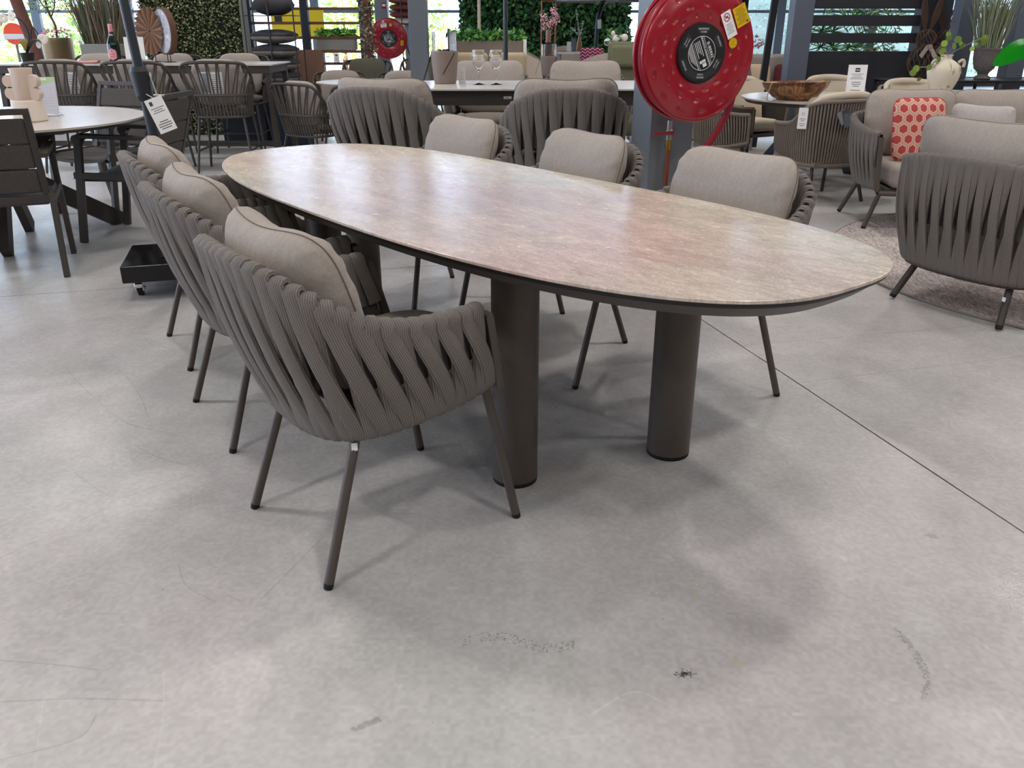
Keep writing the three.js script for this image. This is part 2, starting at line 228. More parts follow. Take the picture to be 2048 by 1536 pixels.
function seamOf(w, h, { n = 4.5, sag = 0, bend = 0, r = 0.0026 } = {}) {
  const pts = []; for (let i = 0; i < 56; i++) { const a = i / 56 * 2 * PI, c = Math.cos(a), s = Math.sin(a), k = (Math.abs(c) ** n + Math.abs(s) ** n) ** (-1 / n), x = c * k, y = s * k; pts.push([x * w / 2, y * h / 2 - sag * (1 - x * x) * clamp((y + 0.2) / 1.2) ** 1.6, -bend * x * x]); }
  return tube(pts, r, 112, 5, true);
}
// ---------- woven shells: flat padded straps that wrap over a rim and cross on the way down ----------
function wovenShell(parent, top, bot, { count, width = 0.042, thick = 0.02, slant = 1, mat = M.strap, rim = 0.013, inside = 0.62, sides = 8, bulge = 0.012, name = 'strap' }) {
  const ct = curve(top), cb = curve(bot), P = (s, q) => ct.getPointAt(clamp(s)).lerp(cb.getPointAt(clamp(s)), q);
  const normal = (s) => { const a = ct.getPointAt(clamp(s - 0.01)), b = ct.getPointAt(clamp(s + 0.01)), d = b.sub(a); return V3(d.z, 0, -d.x).normalize(); };
  const cen = ct.getPointAt(0.5).add(ct.getPointAt(0)).add(ct.getPointAt(1)).divideScalar(3);
  for (let i = 0; i < count; i++) {
    const ends = 0.006, fit = (q) => lerp(ends, 1 - ends, clamp(q)), s0 = fit((i + 0.5) / count), dir = i % 2 ? -1 : 1, s1 = fit(clamp((i + 0.5 + dir * slant) / count, 0.4 / count, 1 - 0.4 / count));
    const path = [], nor = [];
    const out = (s) => { const n = normal(s); const p = P(s, 0).sub(cen); p.y = 0; return n.dot(p) < 0 ? n.negate() : n; };
    for (let j = 0; j <= 4; j++) { const q = inside * (1 - j / 4.4), s = lerp(s0, s0 - dir * slant * 0.35 / count, q), n = out(s); path.push(P(s, q).addScaledVector(n, -rim * 0.9 - 0.004)); nor.push(n.clone().negate()); }
    for (let j = 1; j <= 4; j++) { const a = PI - j / 5 * PI, n = out(s0); const v = n.clone().multiplyScalar(Math.cos(a)).add(V3(0, Math.sin(a), 0)); path.push(P(s0, 0).addScaledVector(v, rim + 0.004)); nor.push(v); }
    for (let j = 0; j <= 10; j++) { const q = 0.03 + 0.97 * j / 10, e = q * q * (3 - 2 * q) * 0.5 + q * 0.5, s = lerp(s0, s1, e), n = out(s), lay = -dir * 0.007 * Math.sin(PI * clamp(q * 1.05)); path.push(P(s, q).addScaledVector(n, rim * 0.8 + lay + bulge * Math.sin(PI * q))); nor.push(n.clone()); }
    { const n = out(s1); path.push(P(s1, 1).addScaledVector(n, 0.004).add(V3(0, -0.012, 0))); nor.push(V3(0, -1, 0).addScaledVector(n, 0.4).normalize()); path.push(P(s1, 1).addScaledVector(n, -0.02).add(V3(0, -0.006, 0))); nor.push(V3(0, -1, 0)); }
    const L = [0]; for (let j = 1; j < path.length; j++) L.push(L[j - 1] + path[j].distanceTo(path[j - 1]));
    const g = grid(sides, path.length - 1, (u, v) => {
      const j = Math.round(v * (path.length - 1)), a = path[Math.max(0, j - 1)], b = path[Math.min(path.length - 1, j + 1)], tg = b.clone().sub(a).normalize(), W = tg.clone().cross(nor[j]).normalize(), N = W.clone().cross(tg).normalize();
      const an = u * 2 * PI, c = Math.cos(an), s = Math.sin(an), pw = 0.8, x = Math.sign(c) * Math.abs(c) ** pw * width / 2, y = Math.sign(s) * Math.abs(s) ** pw * thick / 2;
      const p = path[j].clone().addScaledVector(W, x).addScaledVector(N, y); return [p.x, p.y, p.z, x + width / 2, L[j] + i * 0.013];
    });
    part(name, g, mat, parent);
  }
}
const mirrorX = (half) => [...half, ...half.slice(0, -1).reverse().map(([x, y, z]) => [-x, y, z])];
const roundLeg = (parent, foot, head, r, mat = M.taupe) => { const d = V3(...head).sub(V3(...foot)).normalize(), k = 0.014 / d.y, a = [foot[0] + d.x * k, 0.014, foot[2] + d.z * k]; const l = part('leg', rod(a, head, r), mat, parent); part('foot_cap', rod([foot[0], 0, foot[2]], a, r * 0.9, r * 1.02), M.rubber, l, 'black rubber foot'); return l; };
// ---------- woven dining armchair ----------
function wovenChair(label, group) {
  const t = thing('woven_armchair', label, 'chair', [0, 0, 0], 0, group);
  const top = mirrorX([[-0.292, 0.645, 0.15], [-0.303, 0.642, 0.05], [-0.306, 0.648, -0.07], [-0.298, 0.678, -0.18], [-0.262, 0.738, -0.278], [-0.15, 0.79, -0.345], [0, 0.8, -0.362]]);
  const bot = mirrorX([[-0.272, 0.452, 0.195], [-0.275, 0.425, 0.08], [-0.268, 0.407, -0.04], [-0.24, 0.392, -0.14], [-0.18, 0.382, -0.205], [-0.09, 0.379, -0.235], [0, 0.378, -0.24]]);
  part('rim_frame', tube(top, 0.0115, 60, 8), M.taupe, t); part('seat_frame', merge(tube(bot, 0.011, 50, 8), rod([-0.272, 0.452, 0.195], [-0.21, 0.43, 0.235], 0.011), rod([0.272, 0.452, 0.195], [0.21, 0.43, 0.235], 0.011), rod([-0.21, 0.43, 0.235], [0.21, 0.43, 0.235], 0.011), box(0.42, 0.012, 0.36, 0, 0.418, 0.03)), M.taupe, t);
  for (const s of [-1, 1]) part('arm_front_bar', bar([s * 0.296, 0.636, 0.16], [s * 0.272, 0.425, 0.21], 0.022, 0.03, [s, 0, 0]), M.taupe, t);
  wovenShell(t, top, bot, { count: 42 });
  for (const s of [-1, 1]) { roundLeg(t, [s * 0.256, 0, 0.284], [s * 0.222, 0.43, 0.2], 0.0125); roundLeg(t, [s * 0.236, 0, -0.284], [s * 0.2, 0.4, -0.15], 0.0125); }
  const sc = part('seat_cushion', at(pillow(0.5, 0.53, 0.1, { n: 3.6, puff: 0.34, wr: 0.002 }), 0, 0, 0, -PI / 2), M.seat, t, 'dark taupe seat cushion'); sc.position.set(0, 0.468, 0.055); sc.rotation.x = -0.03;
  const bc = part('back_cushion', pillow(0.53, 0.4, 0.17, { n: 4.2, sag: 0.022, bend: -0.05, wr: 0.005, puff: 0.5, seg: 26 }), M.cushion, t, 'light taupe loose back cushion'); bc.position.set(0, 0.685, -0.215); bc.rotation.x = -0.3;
  part('seam', seamOf(0.53, 0.4, { n: 4.2, sag: 0.022, bend: -0.05, r: 0.0017 }), M.seam, bc);
  return t;
}
const G1 = 'woven armchairs around the long oval table';
const chair0 = wovenChair('nearest woven strap armchair on the left of the oval table, white sticker on its leg', G1);
chair0.position.set(-0.368, 0, -2.056); chair0.rotation.y = PI / 2 + 0.651;
const chairs = [
  [-0.793, -2.762, 0.573, 'middle woven strap armchair on the left side of the oval table'],
  [-1.159, -3.454, 0.526, 'farthest woven armchair left of the oval table, above the black wheeled base'],
  [0.619, -2.888, -2.517, 'woven strap armchair on the right side of the oval table, nearest the camera'],
  [0.127, -3.479, -2.582, 'middle woven armchair on the right of the oval table, left of the copper pipe'],
  [-0.399, -4.093, -2.465, 'woven strap armchair at the far right of the oval table, farthest of three']];
for (const [x, z, a, l] of chairs) dup(chair0, [x, 0, z], PI / 2 + a, l, G1);
{ // sticker on the near back leg
  const st = part('sticker', box(0.0145, 0.02, 0.0016, 0, 0, 0, 0.0005), M.white, chair0, 'small white sticker'); st.position.set(-0.2168, 0.348, -0.1735); st.rotation.set(0, -2.045, 0);
}
// ---------- left: round table with padded sling armchairs ----------
Object.assign(M, {
  sling: std({ map: clothMap(74, 69, 65, 26, 10), bumpMap: clothBump, bumpScale: 0.0006, roughness: 0.85 }),
  slingFrame: std({ color: 0x3f3a36, roughness: 0.45, metalness: 0.2 }),
  paleTop: std({ map: dataTex(256, 256, (u, v) => { const s = (n64(u * 16, v * 64) - 0.5) * 12 + (n256(u * 128, v * 256) - 0.5) * 12; return [196 + s, 190 + s, 182 + s]; }), roughness: 0.3 }),
  ceramic: std({ color: 0xcdb9ab, roughness: 0.55 }), ceramicLight: std({ color: 0xdccfc2, roughness: 0.55 }),
  gloss: std({ color: 0x08080a, roughness: 0.12 }), poleGrey: std({ color: 0x3a3e44, roughness: 0.4, metalness: 0.4 }), plasticDark: std({ color: 0x1d2126, roughness: 0.45 }),
  clear: phys({ color: 0xffffff, transmission: 1, thickness: 0, roughness: 0.02, ior: 1.45 }), paper: std({ color: 0xe6e6e8, roughness: 0.8 }),
});
const lines = (g, x, y, w, n, gap, hgt, col = '#555', seedv = 1) => { g.fillStyle = col; for (let i = 0; i < n; i++) { const k = 0.55 + 0.45 * Math.abs(Math.sin(i * 2.3 + seedv)); g.fillRect(x + w * (1 - k) / 2, y + i * gap, w * k, hgt); } };
const printed = (w, h, draw, rough = 0.7) => std({ map: canvasTex(w, h, (g) => { g.fillStyle = '#f3f3f4'; g.fillRect(0, 0, w, h); draw(g, w, h); }), roughness: rough });
const sheetTag = printed(128, 224, (g) => { g.fillStyle = '#3a3f48'; g.fillRect(24, 18, 22, 26); lines(g, 14, 62, 100, 3, 14, 5, '#777'); lines(g, 14, 150, 100, 4, 15, 6, '#666', 3); });
const flatCard = (w, h, t, mat, name, parent) => { const c = part(name, box(w, h, t, 0, 0, 0, 0.0005), M.paper, parent); const f = part('print', new THREE.PlaneGeometry(w * 0.995, h * 0.995).translate(0, 0, t / 2 + 0.0006), mat, c); return c; };
function slingChair(label, pos, turn, group) {
  const t = thing('sling_armchair', label, 'chair', pos, turn, group), W = 0.27;
  for (const s of [-1, 1]) {
    part('leg', merge(bar([s * W, 0, 0.26], [s * W, 0.64, 0.17], 0.03, 0.045, [0, 0, 1]), bar([s * W, 0.64, 0.17], [s * W, 0.655, 0.13], 0.03, 0.04, [0, 0, 1])), M.slingFrame, t);
    part('leg', bar([s * W, 0, -0.3], [s * W, 0.44, -0.2], 0.03, 0.045, [0, 0, 1]), M.slingFrame, t);
    part('armrest', merge(bar([s * W, 0.655, 0.17], [s * W, 0.645, -0.28], 0.05, 0.024), at(new THREE.CylinderGeometry(0.03, 0.03, 0.05, 16), s * W, 0.634, 0.172, 0, 0, PI / 2)), M.slingFrame, t);
    part('side_rail', bar([s * W, 0.42, 0.235], [s * W, 0.41, -0.2], 0.028, 0.04), M.slingFrame, t);
  }
  const back = part('back_frame', merge(bar([-0.245, 0.42, -0.19], [-0.245, 0.87, -0.34], 0.032, 0.03, [0, 0, 1]), bar([0.245, 0.42, -0.19], [0.245, 0.87, -0.34], 0.032, 0.03, [0, 0, 1]), bar([-0.26, 0.87, -0.34], [0.26, 0.87, -0.34], 0.03, 0.03), bar([-0.26, 0.41, -0.2], [0.26, 0.41, -0.2], 0.03, 0.04)), M.slingFrame, t);
  for (let k = 0; k < 3; k++) { const a = 0.06 + 0.29 * k, b = a + 0.285, p = (q) => [0, 0.42 + 0.45 * q, -0.19 - 0.15 * q]; const c = p((a + b) / 2), g = box(0.46, 0.465 * (b - a), 0.026, 0, 0, 0, 0.012, 3); const m = part('back_pad', uvFrom(g, 0, 1), M.sling, t, 'padded dark sling panel'); m.position.set(...c); m.rotation.x = -0.32; }
  part('seat_pad', uvFrom(grid(10, 12, (u, v) => [(u - 0.5) * 0.5, 0.425 - 0.02 * Math.sin(PI * u) - 0.03 * Math.max(0, v - 0.8) * 5, -0.2 + v * 0.47]), 0, 2), M.sling, t).geometry.computeVertexNormals();
  part('seat_support', box(0.5, 0.02, 0.44, 0, 0.39, 0.01, 0.008), M.sling, t);
  return t;
}
const GS = 'sling armchairs around the round table at the left';
slingChair('dark sling armchair cut by the left edge, its padded back towards the camera', [-2.805, 0, -4.65], -2.755, GS);
slingChair('dark sling armchair behind the parasol pole, turned left to the round table', [-2.43, 0, -5.5], -1.66, GS);
slingChair('dark sling armchair at the far side of the round table, half hidden', [-2.98, 0, -6.3], -0.35, GS);
{
  const t = thing('round_table', 'round pale-topped table on crossed dark legs at the left', 'table', [-3.12, 0, -5.25]);
  part('tabletop', cyl(0.86, 0.862, 0.012, 0, 0.743, 0, 72), M.paleTop, t); part('edge_ring', cyl(0.82, 0.855, 0.02, 0, 0.723, 0, 72), M.slingFrame, t);
  for (const [x, z] of [[0.4, -0.6], [0.12, 0.36], [-0.4, 0.6], [-0.12, -0.36]]) part('leg', bar([x, 0.012, z], [-x * 0.55, 0.722, -z * 0.55], 0.05, 0.11, [0, 1, 0]), M.slingFrame, t);
}
{ // vase of two stacked ceramic pieces
  const v = thing('scalloped_vase', 'blush ceramic vase with scalloped sides on the round table', 'vase', [-2.8, 0.7555, -5.1]);
  part('base', lathe([[0, 0], [0.088, 0], [0.091, 0.01], [0.084, 0.11], [0.08, 0.118], [0.05, 0.12], [0, 0.12]], 40), M.ceramicLight, v, 'pale round base');
  const up = part('body', lathe([[0, 0.12], [0.058, 0.12], [0.058, 0.268], [0.062, 0.29], [0.055, 0.288], [0.05, 0.262], [0.05, 0.14], [0, 0.14]], 32), M.ceramic, v, 'blush upper tube');
  for (const [sx, yy] of [[-1, 0.155], [-1, 0.22], [1, 0.15], [1, 0.22]]) part('scallop', at(new THREE.CylinderGeometry(0.036, 0.036, 0.05, 24), sx * 0.062, yy, 0.01, PI / 2), M.ceramic, up);
}
const acrylMat = std({ map: canvasTex(128, 220, (g, w, h) => { g.fillStyle = '#cfd2df'; g.fillRect(0, 0, w, h); g.fillStyle = '#b9d7a2'; g.beginPath(); g.moveTo(0, 0); g.lineTo(w, 0); g.lineTo(w, 24); g.lineTo(0, 62); g.fill(); g.fillStyle = '#e9f3dd'; g.fillRect(20, 4, 60, 14); lines(g, 20, 120, 90, 4, 16, 4, '#c2c5d2'); }), roughness: 0.4 });
function signHolder(label, pos, turn, w, h, mat, group) {
  const s = thing('sign_holder', label, 'sign', pos, turn, group);
  const c = flatCard(w, h, 0.003, mat, 'card', s); c.position.set(0, h / 2 + 0.012, 0); c.rotation.x = -0.14;
  part('acrylic', at(box(w * 1.03, h * 1.02, 0.004, 0, 0, 0.006, 0.0005), 0, h / 2 + 0.012, 0, -0.14), M.clear, s);
  part('wire_foot', merge(tube([[-w * 0.5, 0.004, 0.05], [-w * 0.5, 0.012, 0.012], [-w * 0.5, 0.03, 0]], 0.0025, 8, 6), tube([[w * 0.5, 0.004, 0.05], [w * 0.5, 0.012, 0.012], [w * 0.5, 0.03, 0]], 0.0025, 8, 6), rod([-w * 0.5, 0.004, 0.05], [w * 0.5, 0.004, 0.05], 0.0025), rod([-w * 0.5, 0.004, -0.05], [w * 0.5, 0.004, -0.05], 0.0025), rod([-w * 0.5, 0.004, -0.05], [-w * 0.5, 0.012, 0.012], 0.0025), rod([w * 0.5, 0.004, -0.05], [w * 0.5, 0.012, 0.012], 0.0025)), M.chrome, s);
  return s;
}
signHolder('acrylic price stand with green-topped sheet on the round table', [-2.83, 0.755, -5.38], 0.15, 0.125, 0.215, acrylMat);
{ // parasol pole rising from a black wheeled base, with a price tag
  const p = thing('parasol', 'tall dark parasol pole on a black wheeled base with a hanging price tag', 'parasol', [-1.696, 0, -4.31], 0.274);
  const f = (y) => [-0.045 - 0.055 * (y - 0.18), y, -0.02];
  part('base', merge(box(0.6, 0.085, 0.47, 0, 0.138, 0, 0.006), box(0.3, 0.008, 0.24, 0.03, 0.184, -0.02, 0.002)), M.gloss, p, 'glossy black ballast slab');
  for (const [x, z] of [[-0.24, 0.12], [0.24, 0.12], [-0.24, -0.18], [0.24, -0.18]]) { const c = part('castor', at(new THREE.CylinderGeometry(0.036, 0.036, 0.024, 20), x, 0.036, z - 0.012, 0, 0, PI / 2), M.rubber, p); part('fork', merge(box(0.006, 0.062, 0.05, x - 0.017, 0.058, z), box(0.006, 0.062, 0.05, x + 0.017, 0.058, z), box(0.044, 0.03, 0.03, x, 0.062, z + 0.03, 0.01, 2), box(0.05, 0.01, 0.06, x, 0.091, z), rod([x - 0.026, 0.036, z - 0.012], [x + 0.026, 0.036, z - 0.012], 0.008)), M.chrome, c, 'chrome castor fork'); }
  part('pole', rod(f(0.18), f(2.6), 0.024, 0.022, 20), M.poleGrey, p);
  part('clamp', merge(rod(f(0.93), f(0.955), 0.03, 0.038, 20), rod(f(0.955), f(1.065), 0.038, 0.043, 20), rod(f(1.065), f(1.088), 0.043, 0.036, 20)), M.plasticDark, p, 'black locking collar');
  const h = f(1.0); part('handle', merge(rod([h[0] + 0.04, 1.05, h[2] + 0.01], [h[0] + 0.06, 0.955, h[2] + 0.02], 0.005), rod([h[0] + 0.045, 0.957, h[2] + 0.02], [h[0] + 0.095, 0.955, h[2] + 0.02], 0.005)), M.steel, p);
  const tg = flatCard(0.085, 0.165, 0.002, sheetTag, 'price_tag', p); const q = f(0.9); tg.position.set(q[0] + 0.062, 0.868, q[2] + 0.045); tg.rotation.set(0, 0.1, 0.33);
  part('cord', rod([q[0] + 0.01, 0.965, q[2] + 0.045], [q[0] + 0.04, 0.945, q[2] + 0.045], 0.0015), M.white, p);
}
// ---------- bar table with rope stools ----------
const ropeMap = dataTex(64, 64, (u, v) => { const s = (n64(u * 64, v * 64) - 0.5) * 30, k = 8 * Math.cos((u + v) * 2 * PI * 4); return [76 + s + k, 71 + s + k, 67 + s + k]; }, { repeat: [20, 20] });
Object.assign(M, { rope: std({ map: ropeMap, roughness: 0.9 }), beige: cloth(196, 184, 172, 18, 8), darkTaupeCloth: cloth(96, 90, 84, 20, 8) });
// a rope shell: rods of cord between a top rail and a seat rail, with a band half way
function ropeShell(t, top, mid, bot, n, r, mat) {
  const a = curve(top), m = curve(mid), b = curve(bot);
  for (let i = 0; i < n; i++) { const s = (i + 0.5) / n, d = (i % 2 ? 1 : -1) * 0.35 / n; const A = a.getPointAt(clamp(s + d)), B = m.getPointAt(s), C = b.getPointAt(s); part('rope', tube([A.toArray(), B.toArray(), C.toArray()], r, 6, 5), mat, t); }
  part('band', tube(mid, r * 1.5, 30, 6), mat, t);
}
function ropeStool(label, pos, turn, group, dy = 0, cushionMat = M.cushion) {
  const t = dy ? thing('rope_armchair', label, 'chair', pos, turn, group) : thing('rope_bar_stool', label, 'stool', pos, turn, group), up = (q) => q.map(([x, y, z]) => [x, y + dy, z]), hs = 0.5 + dy;
  const top = up(mirrorX([[-0.265, 0.7, 0.09], [-0.295, 0.765, -0.06], [-0.302, 0.88, -0.16], [-0.262, 0.95, -0.21], [-0.13, 0.966, -0.243], [0, 0.968, -0.25]])), mid = up(mirrorX([[-0.265, 0.69, 0.04], [-0.27, 0.69, -0.1], [-0.22, 0.69, -0.19], [-0.11, 0.69, -0.22], [0, 0.69, -0.225]])), bot = up(mirrorX([[-0.24, 0.5, 0.08], [-0.24, 0.5, -0.08], [-0.19, 0.5, -0.16], [-0.1, 0.5, -0.185], [0, 0.5, -0.19]]));
  part('top_rail', tube(top, 0.014, 40, 8), M.slingFrame, t); part('seat_rail', merge(tube(bot, 0.012, 36, 8), rod([-0.24, hs, 0.08], [-0.22, hs, 0.22], 0.012), rod([0.24, hs, 0.08], [0.22, hs, 0.22], 0.012), rod([-0.22, hs, 0.22], [0.22, hs, 0.22], 0.012)), M.slingFrame, t);
  ropeShell(t, top, mid, bot, 30, 0.0085, M.rope);
  for (const s of [-1, 1]) { part('leg', rod([s * 0.26, 0, -0.2], [s * 0.2, hs, -0.14], 0.012), M.slingFrame, t); part('leg', rod([s * 0.26, 0, 0.24], [s * 0.21, hs, 0.2], 0.012), M.slingFrame, t); }
  if (!dy) part('footrest', merge(rod([-0.235, 0.2, 0.225], [0.235, 0.2, 0.225], 0.009), rod([-0.235, 0.2, 0.225], [-0.236, 0.2, -0.175], 0.009), rod([0.235, 0.2, 0.225], [0.236, 0.2, -0.175], 0.009)), M.slingFrame, t);
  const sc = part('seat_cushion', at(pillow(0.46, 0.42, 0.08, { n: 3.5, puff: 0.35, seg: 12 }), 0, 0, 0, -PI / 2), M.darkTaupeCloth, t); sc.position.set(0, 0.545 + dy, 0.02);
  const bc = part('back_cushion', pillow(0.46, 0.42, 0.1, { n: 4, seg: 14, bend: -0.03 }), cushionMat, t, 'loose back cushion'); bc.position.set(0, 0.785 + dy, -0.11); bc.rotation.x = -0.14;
  return t;
}
const GB = 'rope stools on the near side of the bar table', GB2 = 'stools on the far side of the bar table';
const st0 = ropeStool('rope bar stool at the near right corner of the bar table', [-2.66, 0, -8.15], PI + 0.06, GB);
dup(st0, [-3.36, 0, -8.15], PI - 0.04, 'rope bar stool in the middle of the near row, behind the parasol pole', GB);
dup(st0, [-4.06, 0, -8.15], PI - 0.05, 'rope bar stool at the left of the near row, right of the scalloped vase', GB);
dup(st0, [-2.92, 0, -9.55], 0.03, 'stool across the bar table in front of the leafy panel', GB2);
dup(st0, [-3.64, 0, -9.55], -0.04, 'stool across the bar table below the woven disc', GB2);
dup(st0, [-4.42, 0, -9.55], 0.05, 'stool across the bar table behind the pink cloth', GB2);
{
  const t = thing('bar_table', 'long pale-topped bar table on dark square legs', 'table', [-3.6, 0, -8.85]);
  part('tabletop', uvFrom(box(2.66, 0.014, 0.72, 0, 0.921, 0, 0.003)), M.paleTop, t); part('apron', merge(box(2.6, 0.07, 0.03, 0, 0.879, 0.33), box(2.6, 0.07, 0.03, 0, 0.879, -0.33), box(0.03, 0.07, 0.63, 1.28, 0.879, 0), box(0.03, 0.07, 0.63, -1.28, 0.879, 0)), M.slingFrame, t);
  for (const x of [-1.27, 1.27]) for (const z of [-0.31, 0.31]) part('leg', bar([x * 1.03, 0, z * 1.1], [x, 0.9, z], 0.05, 0.05, [0, 0, 1]), M.slingFrame, t);
  part('foot_rail', box(2.5, 0.05, 0.03, 0, 0.16, 0), M.slingFrame, t);
}
const sheetA4 = printed(128, 180, (g) => { g.fillStyle = '#9ea1a6'; g.fillRect(8, 8, 44, 150); lines(g, 60, 20, 60, 8, 16, 5, '#8a8a8c'); });
for (const [x, y, tw, l] of [[-2.69, 0.785, 0.06, 'printed price sheet tucked in the near right bar stool'], [-3.3, 0.785, -0.3, 'printed price sheet tucked in the bar stool behind the pole'], [-3.96, 0.785, -0.3, 'printed price sheet tucked in the left bar stool']]) { const s = thing('price_sheet', l, 'paper sheet', [x, y, -7.985], tw, 'price sheets in the bar stool backs'); const c = flatCard(0.2, 0.2, 0.002, sheetA4, 'sheet', s); c.rotation.x = 0.13; }
{ // bottle
  const b = thing('champagne_bottle', 'dark bottle with pink foil and pink oval label on the bar table', 'bottle', [-3.84, 0.928, -8.72]);
  part('glass_body', lathe([[0, 0], [0.05, 0], [0.056, 0.006], [0.056, 0.16], [0.052, 0.185], [0.026, 0.25], [0.018, 0.29], [0.017, 0.33], [0, 0.33]], 32), std({ color: 0x0d1f1a, roughness: 0.12 }), b);
  part('foil', lathe([[0.0185, 0.27], [0.021, 0.3], [0.019, 0.335], [0.02, 0.345], [0.017, 0.352], [0, 0.353]], 24), std({ color: 0xd98b96, roughness: 0.4, metalness: 0.2 }), b, 'pink foil capsule');
  const lab = std({ map: canvasTex(96, 128, (g, w, h) => { g.fillStyle = '#d992a0'; g.fillRect(0, 0, w, h); g.strokeStyle = '#7b3044'; g.lineWidth = 3; g.strokeRect(8, 8, w - 16, h - 16); g.fillStyle = '#7b3044'; g.font = 'bold 26px serif'; g.textAlign = 'center'; g.fillText('B', 48, 36); g.font = 'bold 19px serif'; g.fillText('ROSÉ', 48, 68); g.fillText('BRUT', 48, 96); }), roughness: 0.6 });
  const arc = (r, y0, y1, half, mat, nm) => part(nm, grid(12, 8, (u, v) => { const a = (u - 0.5) * 2 * half * Math.sqrt(Math.max(0.02, 1 - (2 * v - 1) ** 4)); return [Math.sin(a) * r, lerp(y0, y1, v), Math.cos(a) * r, 0.5 + a / half / 2, v]; }), mat, b);
  arc(0.0568, 0.03, 0.135, 0.75, lab, 'label'); arc(0.0275, 0.236, 0.262, 0.9, lab, 'neck_label');
}
solo('pink_cloth', (() => { const g = grid(20, 8, (u, v) => [(u - 0.5) * 0.42, 0.012 + 0.016 * Math.abs(Math.sin(u * 7 + v * 3)) * Math.sin(PI * v), (v - 0.5) * 0.2]); return merge(g, at(box(0.4, 0.01, 0.18, 0, 0.006, 0, 0.003))); })(), std({ color: 0xcf9a98, roughness: 0.85 }), 'crumpled pink cloth lying on the bar table', 'cloth', [-4.22, 0.928, -8.7], 0.1);
signHolder('clear price stand on the bar table in front of the woven disc', [-3.64, 0.928, -8.72], 0.2, 0.18, 0.225, printed(96, 128, (g) => lines(g, 20, 80, 56, 2, 14, 4, '#bbb')));
M.clear2 = phys({ color: 0xffffff, transmission: 1, thickness: 0.002, roughness: 0.01, ior: 1.45 });
// ---------- second table with the same woven armchairs, behind the oval table ----------
const G2 = 'woven armchairs at the rectangular table with wine glasses', SC = 1.15;
dup(chair0, [0.3, 0, -5.34], PI + 0.06, 'woven strap armchair seen from behind, left of the grey column with the hose reel', G2, SC);
dup(chair0, [-0.68, 0, -5.42], PI - 0.32, 'woven strap armchair seen from behind, in front of the taupe lantern', G2, SC);
dup(chair0, [-0.19, 0, -7.42], 0.02, 'woven armchair behind the table, its back cushion behind the wine glasses', G2, SC);
dup(chair0, [0.62, 0, -7.42], -0.03, 'woven armchair behind the table, left of the olive recliner', G2, SC);
for (const o of scene.children.filter((c) => /^woven_armchair/.test(c.name) && c !== chair0)) { const k = o.children.find((c) => c.name === 'sticker'); if (k) o.remove(k); }
{
  const t = thing('rectangular_table', 'rectangular pale-topped table with dark apron and legs, two wine glasses on it', 'table', [0.14, 0, -6.45]);
  part('tabletop', uvFrom(box(2.02, 0.014, 0.92, 0, 0.868, 0, 0.004)), M.paleTop, t); part('apron', merge(box(1.8, 0.1, 0.03, 0, 0.81, 0.36), box(1.8, 0.1, 0.03, 0, 0.81, -0.36), box(0.03, 0.1, 0.7, 0.9, 0.81, 0), box(0.03, 0.1, 0.7, -0.9, 0.81, 0)), M.taupeDark, t);
  for (const x of [-0.88, 0.88]) for (const z of [-0.36, 0.36]) part('leg', bar([x * 1.02, 0, z * 1.08], [x, 0.86, z], 0.075, 0.06, [0, 0, 1], 0.012), M.taupeDark, t);
  const pl = part('name_plate', box(0.058, 0.02, 0.003, -0.17, 0.812, 0.377, 0.001), M.steel, t, 'small metal name plate'); part('plate_lettering', new THREE.PlaneGeometry(0.05, 0.013).translate(-0.17, 0.812, 0.3795), std({ map: canvasTex(128, 32, (g) => { g.fillStyle = '#c9c7c2'; g.fillRect(0, 0, 128, 32); g.fillStyle = '#55534f'; g.font = 'bold 26px sans-serif'; g.fillText('suns', 30, 24); }), roughness: 0.4 }), pl);
}
{ // wine glasses, each with lettering on the bowl
  const mk = (label, x) => {
    const w = thing('wine_glass', label, 'glass', [x, 0.875, -6.42], 0, 'wine glasses on the rectangular table');
    part('bowl', lathe([[0.004, 0.092], [0.014, 0.098], [0.036, 0.128], [0.047, 0.165], [0.046, 0.2], [0.0405, 0.234], [0.039, 0.234], [0.0445, 0.2], [0.0455, 0.165], [0.034, 0.129], [0.01, 0.103], [0, 0.101]], 28), M.clear2, w);
    part('stem', lathe([[0.006, 0.004], [0.0045, 0.02], [0.006, 0.05], [0.0045, 0.07], [0.008, 0.085], [0.004, 0.093], [0, 0.094]], 14), M.clear2, w);
    part('foot', lathe([[0, 0], [0.045, 0], [0.046, 0.002], [0.02, 0.007], [0.006, 0.012]], 28), M.clear2, w);
    const d = std({ map: canvasTex(256, 96, (g) => { g.clearRect(0, 0, 256, 96); g.strokeStyle = '#ffffff'; g.lineWidth = 4; for (let r = 0; r < 2; r++) { g.beginPath(); for (let i = 0; i < 60; i++) g.lineTo(10 + i * 4, 30 + r * 38 + 13 * Math.sin(i * 0.9) + 6 * Math.sin(i * 2.3)); g.stroke(); } }), transparent: true, alphaTest: 0.3, roughness: 0.5 });
    part('engraving', grid(16, 4, (u, v) => { const a = (u - 0.5) * 1.9, y = lerp(0.166, 0.208, v), r = 0.0475 - 0.02 * (y - 0.165); return [Math.sin(a) * r, y, Math.cos(a) * r]; }), d, w, 'white script on the bowl');
  };
  mk('wine glass with white script, left of the pair', -0.24); mk('wine glass with white script, right of the pair', -0.115);
}
